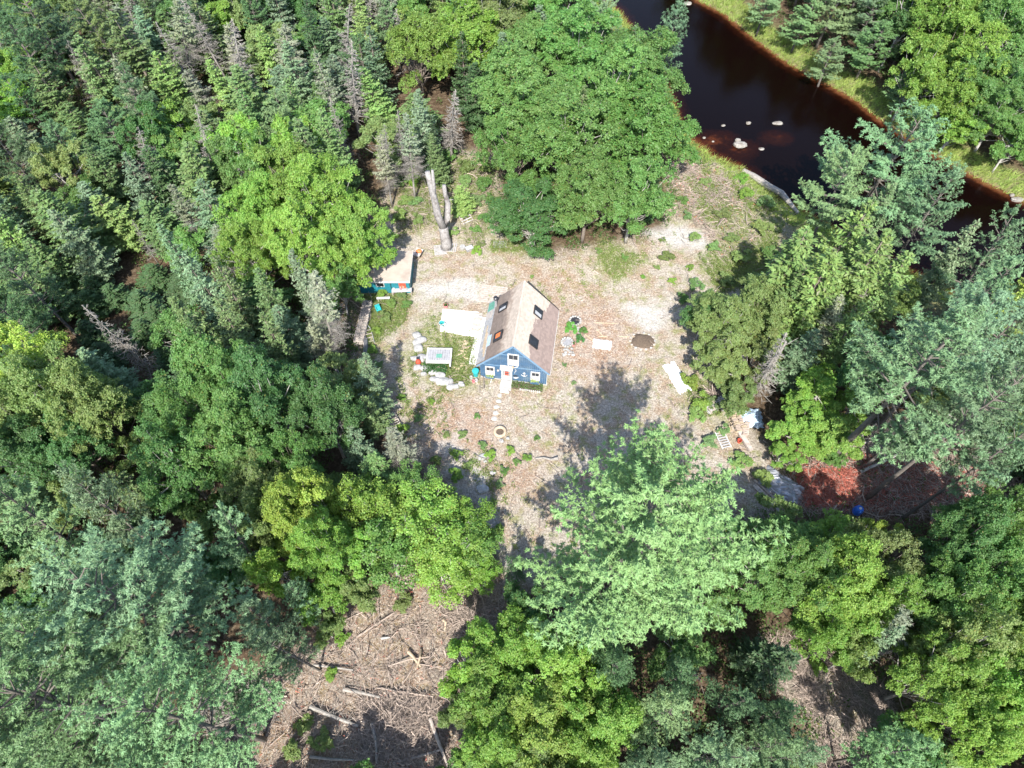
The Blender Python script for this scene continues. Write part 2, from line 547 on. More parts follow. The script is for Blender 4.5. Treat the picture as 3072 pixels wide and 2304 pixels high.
be = n.nodes.new('ShaderNodeAttribute'); be.attribute_name = 'bed'
n1 = noise(n, .35, 7, tc, .65); n2 = noise(n, 2.3, 6, tc, .7); n3 = noise(n, 5, 9, tc, .82); n4 = noise(n, .9, 5, tc, .6)
floor_c = ramp(n, n2, [(.3, (.045, .030, .018)), (.5, (.085, .058, .036)), (.62, (.15, .115, .075)), (.75, (.055, .07, .025))])
straw = ramp(n, n3, [(.34, (.09, .072, .056)), (.44, (.24, .205, .165)), (.54, (.40, .355, .295)), (.66, (.60, .56, .50))])
straw = mix(n, ramp(n, n1, [(.48, (0, 0, 0)), (.58, (.85, .85, .85))]), straw, mix(n, 1.0, straw, (.80, .66, .55), 'MULTIPLY'))
straw = mix(n, ramp(n, n4, [(.50, (0, 0, 0)), (.64, (.85, .85, .85))]), straw, ramp(n, n3, [(.3, (.10, .11, .035)), (.7, (.30, .30, .13))]))
c = mix(n, sp.outputs[0], floor_c, straw)
grn = ramp(n, n3, [(.25, (.07, .08, .03)), (.5, (.17, .19, .07)), (.75, (.34, .32, .17))])
gfac = mth(n, 'MULTIPLY', sp.outputs[1], ramp(n, n2, [(.33, (.25, .25, .25)), (.55, (1, 1, 1))]))
c = mix(n, gfac, c, grn)
redc = ramp(n, n3, [(.34, (.11, .055, .04)), (.5, (.29, .175, .125)), (.68, (.52, .39, .30))])
c = mix(n, mth(n, 'MULTIPLY', sp.outputs[2], ramp(n, n4, [(.35, (.2, .2, .2)), (.6, (.95, .95, .95))])), c, redc)
grv = ramp(n, n3, [(.25, (.22, .21, .20)), (.45, (.38, .37, .355)), (.65, (.54, .53, .51))])
c = mix(n, mth(n, 'MULTIPLY', za.outputs['Alpha'], ramp(n, n2, [(.3, (.4, .4, .4)), (.6, (1, 1, 1))])), c, grv)
# stones and silt of the river bed
bedf = mth(n, 'MULTIPLY', mth(n, 'SUBTRACT', -.42, be.outputs['Fac']), 5)
bedc = ramp(n, n3, [(.3, (.10, .065, .035)), (.6, (.22, .15, .085)), (.85, (.42, .34, .24))])
c = mix(n, bedf, c, bedc)
n.links.new(c, b.inputs['Base Color'])
b.inputs['Roughness'].default_value = .95
b.inputs['Specular IOR Level'].default_value = .15
bp = n.nodes.new('ShaderNodeBump'); bp.inputs['Strength'].default_value = .9; bp.inputs['Distance'].default_value = .16
n.links.new(mth(n, 'ADD', n3, mth(n, 'MULTIPLY', n2, 1.2)), bp.inputs['Height']); n.links.new(bp.outputs[0], b.inputs['Normal'])
me.materials.append(m)
ground = bpy.data.objects.new('ground', me); C.objects.link(ground)
tag(ground, kind='structure')

# river surface: a clear film over tea-brown water, its colour from the depth of the bed below
wpoly = RIVER
cen = wpoly.mean(0)
gx = np.arange(RIVER[:, 0].min() - 3, RIVER[:, 0].max() + 3, .8); gy = np.arange(RIVER[:, 1].min() - 3, RIVER[:, 1].max() + 3, .8)
GX, GY = np.meshgrid(gx, gy); q = np.stack([GX.ravel(), GY.ravel()], 1)
ins = sdist(q, RIVER) < 2.2
idx = -np.ones(len(q), int); idx[ins] = np.arange(ins.sum())
qa = np.arange(len(gx) * len(gy)).reshape(len(gy), len(gx))
quads = np.stack([qa[:-1, :-1], qa[:-1, 1:], qa[1:, 1:], qa[1:, :-1]], -1).reshape(-1, 4)
quads = idx[quads]; quads = quads[(quads >= 0).all(1)]
wm = MB(); wq = q[ins]
wm.add(np.column_stack([wq, np.full(len(wq), -.6)]), quads)
wme = mesh_from(wm, 'river')
dep = np.clip(-.6 - ground_z(wq), 0, 3)
shoal = np.array([P(1610, 310)[:2], P(1680, 290)[:2], P(1560, 290)[:2]])
ds = np.min([np.linalg.norm((wq - s_) / [2.2, 1.6], axis=1) for s_ in shoal], axis=0)
dep = dep * np.clip(ds / 2.2, .32, 1)
da = wme.attributes.new('depth', 'FLOAT', 'POINT'); da.data.foreach_set('value', dep.astype(np.float32))
m, n, b, o = nodes('river_water')
tc = n.nodes.new('ShaderNodeTexCoord').outputs['Object']
at = n.nodes.new('ShaderNodeAttribute'); at.attribute_name = 'depth'
nz = noise(n, 1.2, 5, tc, .65)
df = mth(n, 'ADD', at.outputs['Fac'], mth(n, 'MULTIPLY', mth(n, 'SUBTRACT', nz, .5), .5))
wc = ramp(n, df, [(.0, (.20, .075, .02)), (.18, (.085, .021, .006)), (.40, (.012, .003, .0015)), (.8, (.003, .0012, .001))])
al = ramp(n, df, [(.0, (.35,) * 3), (.35, (.9,) * 3), (.7, (1,) * 3)])
n.links.new(wc, b.inputs['Base Color'])
n.links.new(al, b.inputs['Alpha'])
b.inputs['Roughness'].default_value = .09
b.inputs['IOR'].default_value = 1.33
b.inputs['Specular IOR Level'].default_value = .12
bp = n.nodes.new('ShaderNodeBump'); bp.inputs['Strength'].default_value = .25; bp.inputs['Distance'].default_value = .05
n.links.new(noise(n, 3, 4, tc), bp.inputs['Height']); n.links.new(bp.outputs[0], b.inputs['Normal'])
wme.materials.append(m)
river = bpy.data.objects.new('river', wme); C.objects.link(river)
tag(river, kind='structure')


# ------------------------------------------------------------------ tree prototypes
def lean_path(H, lean, seed, k=7):
    r = np.random.default_rng(seed)
    t = np.linspace(0, 1, k)
    off = np.cumsum(r.normal(size=(k, 2)) * .02 * H / k, 0) + np.outer(t, lean)
    return np.column_stack([off * t[:, None], t * H])


PROTO = {}


def proto(key, kind, trunk_mb, crown_mb, tmat, cmat, R, H, extra=None):
    PROTO.setdefault(kind, []).append(dict(R=R, H=H, trunk=(mesh_mat(trunk_mb, 'trunk', tmat, True)),
                                           crown=(mesh_mat(crown_mb, 'crown', cmat) if crown_mb else None)))


def mesh_mat(mb, name, mat, sm=False):
    me = mesh_from(mb, name); me.materials.append(mat)
    if sm: me.polygons.foreach_set('use_smooth', np.ones(len(me.polygons), bool))
    return me


def make_broadleaf(seed, R=5.0, H=12.0, nl=46, ns=42, nleaf=17, leaf=.30, spread=.42, tmat='bark', kind='broad', squash=.42):
    r = np.random.default_rng(seed)
    tr = MB(); cr = MB()
    c0 = np.array([0, 0, H * .60])
    az = r.uniform(0, 2 * np.pi, nl); cz = r.uniform(-.45, 1, nl) ** 1; sz = np.sqrt(1 - cz ** 2)
    d = np.stack([np.cos(az) * sz, np.sin(az) * sz, cz], 1)
    rad = 1 + .13 * np.sin(3 * az + r.uniform(0, 6)) + .10 * np.sin(5 * az + r.uniform(0, 6))
    u = np.where(r.uniform(size=nl) < .25, r.uniform(.3, .6, nl), r.uniform(.75, 1.1, nl)) * rad
    L = c0 + d * u[:, None] * [R * .86, R * .86, H * squash * .86]
    lr = R * r.uniform(.13, .27, nl)
    P0 = lean_path(H * .62, r.normal(size=2) * .4, seed)
    tr.tube(P0, np.linspace(H * .022, H * .012, len(P0)), 7)
    for i in range(nl):
        s0 = P0[r.integers(2, len(P0))]
        mid = s0 * .45 + L[i] * .55 + [0, 0, -.35] + r.normal(size=3) * .25
        tr.tube([s0, mid, L[i]], [H * .008, H * .005, .02], 4, False)
    dirs = unit(r.normal(size=(nl, ns, 3))); dirs[..., 2] = np.where(dirs[..., 2] < -.35, -dirs[..., 2], dirs[..., 2])
    sc = L[:, None] + dirs * lr[:, None, None] * r.uniform(.6, 1.25, (nl, ns, 1)) * [1, 1, .7]
    k = r.uniform(0, 1, (nl, ns)) < .93
    sdir = dirs[k]; sc = sc[k]
    # bare twigs showing between the sprays
    tw = r.uniform(size=len(sc)) < .24
    ctr = np.repeat(L[:, None], ns, 1)[k]
    tr.sticks(ctr[tw] * .5 + sc[tw] * .5, sc[tw] + sdir[tw] * .1, .022, .008, 3)
    m_ = len(sc)
    off = r.normal(size=(m_, nleaf, 3)); off = off / (np.linalg.norm(off, axis=2, keepdims=True) + 1e-6) * r.uniform(0, 1, (m_, nleaf, 1)) ** .6 * spread
    nrm = unit(sdir[:, None] * .7 + np.array([0, -.1, .9]) + r.normal(size=(m_, nleaf, 3)) * .5)
    off -= nrm * (off * nrm).sum(2, keepdims=True) * .55
    cc = (sc[:, None] + off).reshape(-1, 3); nn = nrm.reshape(-1, 3)
    tt = r.normal(size=cc.shape)
    sz_ = leaf * r.uniform(.65, 1.25, len(cc))
    cr.rhomb(cc, nn, tt, sz_, sz_ * .62)
    proto(seed, kind, tr, cr, M[tmat], M['leaf'], R, H)


def make_pine(seed, R=5.0, H=16.0, base=.28, step=1.0, per=5, tuft=.33, gap=.36, kind='pine', nb=12, power=.75, bw=.26):
    r = np.random.default_rng(seed)
    tr = MB(); cr = MB()
    P0 = lean_path(H, r.normal(size=2) * .5, seed, 9)
    tr.tube(P0, np.linspace(H * .017, .03, len(P0)), 8)
    cs = []; ax = []; p0s = []; p1s = []
    z = H * base; a = r.uniform(0, 6)
    nm_ = 9 if R > 7 else 7
    mains = (np.arange(nm_) + r.uniform(-.3, .3, nm_)) / nm_ * 2 * np.pi
    side_mult = lambda an: 1 + .16 * np.sin(2 * an + seed) + .12 * np.sin(3 * an + 2 * seed)
    while z < H - .4:
        t = (z - H * base) / (H * (1 - base))
        prof = (min(1, (t + .16) / .34)) ** .7 * (1 - t) ** power * 1.12
        for k in range(per):
            if r.uniform() < .72:
                an = mains[r.integers(nm_)] + .5 * t + r.normal() * .13; l = R * prof * r.uniform(.85, 1.15)
            else:
                an = r.uniform(0, 6.28); l = R * prof * r.uniform(.4, .75)
            l *= side_mult(an)
            l = max(l, .25)
            tp = np.interp(z, P0[:, 2], P0[:, 0]); tq = np.interp(z, P0[:, 2], P0[:, 1])
            o_ = np.array([tp, tq, z + r.normal() * .15])
            el = np.radians(r.uniform(2, 16) + 38 * t ** 1.5)
            ts = np.linspace(0, 1, 5)
            hh = np.array([np.cos(an), np.sin(an), 0])
            pts = o_ + hh * (l * ts)[:, None] * np.cos(el) + np.array([0, 0, 1]) * (l * (np.sin(el) * ts + .10 * ts ** 3 - .05 * np.sin(np.pi * ts)))[:, None]
            tr.tube(pts, np.linspace(.035 + .010 * l, .012, 5), 4, False)
            # side shoots
            s = max(.28, 1.1 / l if l > 2.5 else .25)
            sl = s * l; sd = 1
            while sl < l:
                q_ = sl / l
                p = np.array([np.interp(q_, ts, pts[:, j]) for j in range(3)])
                sd = -sd
                ll = (.34 * l * (1 - q_) + .35 + .10 * l * np.sin(np.pi * q_)) * r.uniform(.6, 1.15)
                ll = min(ll, 2.8)
                ang = an + sd * np.radians(r.uniform(38, 62))
                dd = np.array([np.cos(ang), np.sin(ang), r.uniform(.05, .38)])
                dd /= np.linalg.norm(dd)
                e = p + dd * ll
                p0s.append(p); p1s.append(e)
                nt_ = max(2, int(ll / gap))
                for tt in np.linspace(.35, 1, nt_):
                    cs.append(p + dd * ll * tt + r.normal(size=3) * [.12, .12, .06] + [0, 0, .16 * tt]); ax.append(dd * .6 + [0, 0, .85] + r.normal(size=3) * .25)
                sl += gap * r.uniform(.75, 1.2)
            for tt in np.linspace(.35, 1, max(3, int(l / .34))):
                cs.append(np.array([np.interp(tt, ts, pts[:, j]) for j in range(3)])); ax.append(hh * .6 + [0, 0, .7]); cs[-1][2] += .12
        a += 1.2
        z += step * r.uniform(.8, 1.2)
    for k in range(6):
        cs.append([P0[-1, 0], P0[-1, 1], H - .15 * k]); ax.append(np.array([0, 0, 1.]) + r.normal(size=3) * .3)
    tr.sticks(np.array(p0s), np.array(p1s), .020, .008, 3)
    cs = np.array(cs); ax = unit(np.array(ax))
    n_ = len(cs)
    d = unit(ax[:, None] * .75 + unit(r.normal(size=(n_, nb, 3))))
    ll = tuft * r.uniform(.8, 1.2, (n_, nb, 1))
    c = cs[:, None] + d * ll * .5
    nr_ = unit(np.array([0, -.25, 1.]) + ax[:, None] * .4 + r.normal(size=d.shape) * .45)
    cr.rhomb(c.reshape(-1, 3), nr_.reshape(-1, 3), d.reshape(-1, 3), ll.ravel(), ll.ravel() * bw)
    proto(seed, kind, tr, cr, M['pinebark'], M['pine'], R, H)


def make_spruce(seed, R=2.6, H=13.0, base=.10, kind='spruce', density=1.0, dead_low=0.0, bare=0.0, ragged=.2):
    r = np.random.default_rng(seed)
    tr = MB(); cr = MB()
    P0 = lean_path(H, r.normal(size=2) * .25, seed, 8)
    tr.tube(P0, np.linspace(H * .0135, .02, len(P0)), 7)
    A = []; B = []; cs = []; ns = []; ts_ = []; Ls = []
    z = H * base
    while z < H - .12:
        t = (z / H - base) / (1 - base)
        l0 = R * (1 - t) ** .72 * min(1, (t + .12) / .25) + .15
        for k in range(int(7 + 3 * (1 - t))):
            an = r.uniform(0, 2 * np.pi)
            l = l0 * r.uniform(1 - ragged * 2, 1 + ragged * .6)
            o_ = np.array([np.interp(z, P0[:, 2], P0[:, 0]), np.interp(z, P0[:, 2], P0[:, 1]), z + r.normal() * .08])
            hh = np.array([np.cos(an), np.sin(an), 0]); pp = np.array([-np.sin(an), np.cos(an), 0])
            droop = r.uniform(-.12, .22) - .35 * t
            f = lambda q: o_ + hh * l * q - np.array([0, 0, 1]) * l * (droop * q - .16 * q * q * q)
            A.append(o_); B.append(f(1.0))
            isdead = t < dead_low or r.uniform() < bare
            m_ = max(3, int(l / .22 * density))
            for j in range(m_):
                q = .16 + .84 * (j + r.uniform(0, .6)) / m_
                p = f(min(q, 1))
                for sgn in (-1, 1):
                    wl = (.36 * l * (1 - q) + .16) * r.uniform(.7, 1.2)
                    dd = unit(hh * .75 + pp * sgn * .8 + np.array([0, 0, r.uniform(-.3, .1)]))
                    if isdead:
                        A.append(p); B.append(p + dd * wl); continue
                    nn_ = max(1, int(wl / .17))
                    for w in range(nn_):
                        cc = p + dd * wl * (w + .5) / nn_
                        cs.append(cc + r.normal(size=3) * .025); ts_.append(dd + r.normal(size=3) * .35)
                        ns.append(np.array([0, -.15, 1]) + r.normal(size=3) * .45); Ls.append(.36 * r.uniform(.75, 1.25))
            if not isdead:
                cs.append(f(1.0)); ts_.append(hh); ns.append(np.array([0, 0, 1.])); Ls.append(.3)
        z += r.uniform(.30, .5) / density ** .5
    A = np.array(A); B = np.array(B)
    tr.sticks(A, B, .014, .006, 3)
    if cs:
        for k in range(5):
            cs.append(np.array([P0[-1, 0], P0[-1, 1], H - .1 * k + .1])); ts_.append(np.array([0, 0, 1.])); ns.append(r.normal(size=3)); Ls.append(.32)
        cs = np.array(cs); ns = unit(np.array(ns)); ts_ = unit(np.array(ts_)); Ls = np.array(Ls)
        cr.rhomb(cs, ns, ts_, Ls, Ls * .46)
    proto(seed, kind, tr, cr if len(cs) else None, M['bark'] if kind == 'spruce' else M['dead'], M['spruce'], R, H)


def make_dead(seed, R=1.8, H=12.0, kind='dead', n=170, tw=7):
    r = np.random.default_rng(seed)
    tr = MB()
    P0 = lean_path(H, r.normal(size=2) * .3, seed, 8)
    tr.tube(P0, np.linspace(H * .014, .03, len(P0)), 7)
    A = []; B = []
    for i in range(n):
        z = H * r.uniform(.22, .99); t = z / H
        l = (R * (1 - t) ** .7 + .15) * r.uniform(.35, 1.1)
        an = r.uniform(0, 6.28)
        o_ = np.array([np.interp(z, P0[:, 2], P0[:, 0]), np.interp(z, P0[:, 2], P0[:, 1]), z])
        e = o_ + np.array([np.cos(an) * l, np.sin(an) * l, l * r.uniform(-.35, .25)])
        A.append(o_); B.append(e)
        for k in range(tw):
            q = r.uniform(.3, 1); p = o_ + (e - o_) * q
            A.append(p); B.append(p + (unit(e - o_) * .5 + r.normal(size=3) * .55) * l * .32)
    m_ = len(A) // 1
    tr.sticks(np.array(A), np.array(B), .026, .010, 3)
    proto(seed, kind, tr, None, M['dead'], None, R, H)


for i, (sq, n_l) in enumerate([(.40, 62), (.46, 70), (.36, 56), (.43, 66)]):
    make_broadleaf(100 + i, 5.0, 12.0, n_l, 34, 23, .225, .38, ['bark', 'birch'][i % 2], squash=sq)
make_broadleaf(120, 3.6, 9.0, 34, 34, 20, .26, .36, 'birch', kind='small')
make_broadleaf(121, 3.4, 8.0, 30, 36, 20, .25, .36, 'birch', kind='small')
make_broadleaf(125, 3.2, 8.0, 34, 20, 12, .22, .42, 'birch', kind='sapling')
make_broadleaf(126, 3.0, 8.0, 30, 20, 12, .20, .42, 'birch', kind='sapling')
make_broadleaf(130, 1.1, 1.5, 16, 14, 12, .20, .22, kind='bush', squash=.40)
make_broadleaf(131, 1.0, 1.2, 13, 14, 12, .18, .22, kind='bush', squash=.38)
make_broadleaf(140, .5, .6, 9, 7, 10, .12, .12, kind='tinyplant', squash=.4)
for i in range(3):
    make_pine(200 + i, 5.0, 17.0)
make_pine(210, 9.2, 24.0, .22, 1.15, 6, .30, .33, kind='bigpine', nb=14, power=.55)
make_pine(211, 8.0, 23.0, .30, 1.30, 6, .30, .34, kind='bigpine', nb=14, power=.5)
make_pine(212, 6.0, 22.0, .45, 1.05, 5, .34, .36, kind='highpine', nb=12, power=.65)
for i in range(4):
    make_spruce(300 + i, 2.5 + .25 * (i % 2), 13.0, ragged=.15 + .06 * i)
make_spruce(310, 2.3, 13.0, .30, kind='greyspruce', dead_low=.35, bare=.16, ragged=.3)
make_spruce(311, 2.2, 12.0, .25, kind='greyspruce', dead_low=.25, bare=.22, ragged=.3)
for i in range(3):
    make_dead(400 + i, 1.5 + .5 * i, 12.0, n=170 - 20 * i, tw=8)

# ------------------------------------------------------------------ planting
# crown colours (albedo)
COL = dict(maple=(.112, .215, .055), bright=(.165, .280, .050), dark=(.078, .165, .050), yellow=(.245, .335, .060), olive=(.155, .215, .068),
           pine=(.140, .230, .095), bluepine=(.135, .220, .110), dpine=(.080, .155, .062), limepine=(.150, .240, .090),
           spruce=(.120, .190, .068), dspruce=(.062, .115, .044), bspruce=(.140, .215, .118), gspruce=(.210, .240, .155), lspruce=(.165, .25, .075), grey=(.30, .29, .25))
LOOK = dict(maple='mid-green', bright='bright green', dark='dark green', yellow='yellow-green', olive='olive green', pine='grey-green', bluepine='blue-green',
            dpine='deep green', limepine='pale green', spruce='green', dspruce='dark green', bspruce='blue-green', gspruce='grey lichen-covered', lspruce='fresh green', grey='bare grey')
NOUN = dict(broad=('maple_tree', 'maple tree', 'tree'), small=('birch_tree', 'slender birch', 'tree'), sapling=('birch_sapling', 'thin see-through sapling', 'tree'), pine=('white_pine', 'white pine', 'pine tree'),
            bigpine=('white_pine', 'broad white pine', 'pine tree'), highpine=('white_pine', 'tall bare-stemmed white pine', 'pine tree'),
            spruce=('spruce_tree', 'spruce', 'spruce tree'), greyspruce=('spruce_tree', 'half-bare spruce', 'spruce tree'), dead=('dead_spruce', 'dead leafless spruce', 'dead tree'),
            bush=('leafy_bush', 'low leafy bush', 'bush'), tinyplant=('garden_plant', 'small leafy plant', 'plant'))
GROUP = dict(broad='maple trees of the wood', small='birch trees of the wood', sapling='thin saplings below the house', pine='white pines', bigpine='white pines', highpine='white pines', spruce='spruces of the wood',
             greyspruce='spruces of the wood', dead='dead spruces', bush='low bushes around the yard', tinyplant='plants in the yard')
LAND = [('blue house', P(1110, 740)), ('teal shed', P(835, 600)), ('forked snag', P(955, 530)), ('river boulders', P(1600, 315)),
        ('ring planter', P(1080, 935)), ('wooden ladder', P(1570, 950)), ('blue barrel', P(1848, 1105)), ('red brush', P(1780, 1050)),
        ('bottom log clearing', P(820, 1480)), ('leaning silvery spruce', P(300, 800)), ('bottom dirt patch', P(1830, 1530)),
        ('far bank bend', P(1960, 320)), ('shed woodpile', P(795, 710)), ('white birch log', P(95, 1450)),
        ('picture top left corner', P(100, 60)), ('picture top right corner', P(2120, 60)), ('rotten bank log', P(1650, 390))]
NW = 'zero one two three four five six seven eight nine ten eleven twelve thirteen fourteen fifteen sixteen seventeen eighteen nineteen twenty'.split()
TENS = ['', '', 'twenty', 'thirty', 'forty', 'fifty', 'sixty', 'seventy', 'eighty', 'ninety', 'hundred']


def word(k):
    return NW[k] if k <= 20 else TENS[min(10, k // 10)] + ('-' + NW[k % 10] if k % 10 else '')


DIRS = ['right of', 'behind and right of', 'behind', 'behind and left of', 'left of', 'in front and left of', 'in front of', 'in front and right of']
trees = []
SEEN_LABELS = set()


def where_phrase(xy, look, noun):
    ds = sorted((math.hypot(xy[0] - l[1][0], xy[1] - l[1][1]), i) for i, l in enumerate(LAND))
    for d, i in ds:
        a = math.atan2(xy[1] - LAND[i][1][1], xy[0] - LAND[i][1][0])
        dr_ = DIRS[int(round(a / (math.pi / 4))) % 8]
        for fmt in ('{} {} {} metres {} the {}',):
            s = fmt.format(look, noun, word(max(2, round(d))), dr_, LAND[i][0])
            if s not in SEEN_LABELS:
                SEEN_LABELS.add(s); return s
    s = '{} {} hidden among others near {}'.format(look, noun, LAND[ds[0][1]][0])
    return s


cnt = {}


def plant(kind, xy, R, H, col, label=None, rz=None, tilt=(0, 0), which=None):
    pr = PROTO[kind]
    cnt[kind] = cnt.get(kind, -1) + 1
    p = pr[(cnt[kind] if which is None else which) % len(pr)]
    nm, noun, cat = NOUN[kind]
    look = LOOK[col] if isinstance(col, str) else 'green'
    if kind in ('dead',): look = random.choice(['silvery', 'grey'])
    if kind == 'greyspruce' and col == 'gspruce': look = 'lichen-grey'
    c = np.array(COL[col] if isinstance(col, str) else col)
    c = c * rng.uniform(.85, 1.15) * (1 + rng.normal(size=3) * .04)
    size = ''
    o = empty(nm, (xy[0], xy[1], gz(xy[0], xy[1]) - .05), rng.uniform(0, 6.28) if rz is None else rz)
    tl = {'spruce': .05, 'greyspruce': .09, 'dead': .10, 'pine': .05, 'small': .07}.get(kind, .02)
    o.rotation_euler = (rng.normal() * tl, rng.normal() * tl, o.rotation_euler[2])
    hs = H / p['H']; rs = R / p['R']
    o.scale = (rs, rs, hs)
    tag(o, label or where_phrase(xy, look, noun), cat, GROUP[kind])
    t = bpy.data.objects.new('trunk', p['trunk']); C.objects.link(t); t.parent = o
    if p['crown']:
        k = bpy.data.objects.new('crown', p['crown']); C.objects.link(k); k.parent = o
        k.color = (*np.clip(c, .005, 1), 1)
    trees.append((xy[0], xy[1], R, H, kind))
    return o


def at_crown(kind, sx, sy, rS, H, col, label=None, hc=.62, **kw):
    p = P(sx, sy, H * hc)
    R = rS / 2.1602 * dist_at(p) / FPX
    return plant(kind, (p[0], p[1]), R, H, col, label, **kw)


# the maples and oaks behind the house
for a in [(1120, 215, 105, 14, 'maple'), (1250, 110, 105, 14, 'maple'), (1385, 150, 98, 14, 'maple'), (1240, 300, 110, 14, 'maple'), (1400, 290, 105, 14, 'maple'),
          (1330, 205, 95, 15, 'maple'), (1115, 320, 75, 12, 'maple'), (1150, 470, 88, 9, 'dark'), (1270, 420, 85, 12, 'maple'), (1370, 430, 80, 11, 'maple'),
          (1160, 110, 75, 13, 'maple'), (1000, 90, 85, 13, 'bright'), (900, 110, 70, 13, 'bright'), (1060, 40, 75, 14, 'olive'), (1180, 35, 60, 13, 'maple'),
          (620, 400, 90, 13, 'bright'), (700, 440, 85, 13, 'bright'), (560, 470, 75, 12, 'bright'), (650, 520, 85, 12, 'bright'), (760, 500, 75, 11, 'bright'),
          (620, 330, 60, 12, 'bright'), (540, 560, 70, 11, 'bright'), (560, 380, 60, 13, 'maple'),
          (480, 830, 85, 14, 'maple'), (590, 860, 90, 15, 'dark'), (420, 900, 80, 13, 'maple'), (700, 900, 75, 13, 'dark'), (520, 970, 90, 14, 'maple'),
          (390, 1020, 80, 13, 'dark'), (630, 1000, 70, 13, 'maple'), (560, 1060, 70, 12, 'olive'),
          (640, 1110, 75, 14, 'yellow'), (700, 1190, 72, 13, 'bright'), (620, 1230, 55, 12, 'yellow'), (585, 1150, 55, 13, 'olive'), (690, 1120, 55, 13, 'yellow'),
          (50, 800, 85, 14, 'yellow'), (130, 850, 85, 14, 'olive'), (210, 880, 80, 13, 'olive'), (40, 900, 80, 13, 'olive'), (150, 960, 80, 11, 'dark'), (60, 990, 70, 12, 'dark'),
          (830, 1090, 80, 9, 'bright'), (930, 1120, 85, 9, 'bright'), (840, 1200, 80, 9, 'maple'), (990, 1160, 75, 8, 'bright'), (950, 1220, 75, 7, 'bright'), (1000, 1230, 50, 6, 'bright'),
          (780, 1100, 60, 10, 'bright'), (860, 1140, 60, 8, 'bright'), (970, 1100, 50, 6, 'bright'), (1015, 1120, 58, 7, 'bright'), (1035, 1190, 55, 7, 'maple'), (900, 1040, 50, 8, 'maple'), (1045, 1240, 40, 5, 'bright'), (760, 1200, 60, 10, 'bright'), (780, 1280, 45, 7, 'olive'), (690, 1290, 55, 9, 'bright'), (700, 1360, 35, 5, 'olive'),
          (745, 570, 62, 10, 'bright'), (800, 545, 48, 8.5, 'bright'), (730, 620, 45, 8, 'maple'),
          (1120, 1400, 90, 10, 'bright'), (1230, 1440, 95, 11, 'bright'), (1080, 1500, 90, 10, 'bright'), (1180, 1560, 95, 11, 'bright'), (1290, 1560, 90, 11, 'bright'),
          (1080, 1610, 80, 10, 'bright'), (1010, 1440, 60, 8, 'bright'), (1250, 1650, 80, 11, 'bright'), (1150, 1680, 80, 10, 'olive'), (1000, 1540, 45, 7, 'olive'), (1130, 1320, 55, 8, 'dark'),
          (1700, 1200, 85, 9, 'maple'), (1800, 1185, 75, 8, 'bright'), (1880, 1220, 78, 13, 'olive'), (1720, 1260, 85, 12, 'maple'), (1820, 1270, 90, 13, 'bright'),
          (1900, 1290, 65, 12, 'bright'), (1800, 1360, 75, 11, 'bright'), (1650, 1240, 70, 11, 'maple'), (1890, 1165, 40, 7, 'yellow'), (1850, 1420, 50, 9, 'olive'),
          (2070, 1170, 75, 14, 'dark'), (2160, 1150, 75, 14, 'maple'), (2120, 1250, 85, 14, 'maple'), (2040, 1300, 75, 13, 'maple'), (2170, 1350, 85, 13, 'bright'),
          (2070, 1400, 85, 13, 'olive'), (2150, 1470, 90, 13, 'bright'), (2020, 1480, 80, 12, 'bright'), (2090, 1560, 75, 12, 'bright'), (2190, 1560, 60, 12, 'bright'),
          (1780, 850, 60, 6, 'bright'), (1735, 925, 55, 6, 'bright'), (1800, 940, 60, 6, 'bright'), (1730, 870, 36, 5.5, 'bright'), (1830, 880, 50, 6, 'bright'), (1690, 985, 36, 4, 'bright'), (1795, 975, 36, 4, 'maple'),
          (1560, 700, 75, 9, 'olive'), (1560, 775, 52, 7, 'olive'), (1525, 680, 50, 7, 'dark'), (1650, 660, 65, 10, 'olive'), (1540, 770, 50, 6, 'olive'), (1580, 850, 45, 5, 'olive'), 
          (2040, 200, 75, 10, 'bright'), (2120, 180, 80, 11, 'maple'), (2160, 250, 70, 9, 'maple'), (2070, 265, 58, 7, 'bright'), (2190, 310, 50, 7, 'maple'), (2080, 120, 80, 14, 'bright'),
          (1990, 150, 55, 12, 'bright'), (2170, 80, 80, 14, 'maple'), (2030, 50, 80, 14, 'bright'), (2120, 20, 70, 14, 'bright'), (1960, 30, 50, 14, 'dark')]:
    at_crown('sapling' if (770 < a[0] < 1050 and 1020 < a[1] < 1260) else 'broad' if a[2] > 62 else 'small', *a)

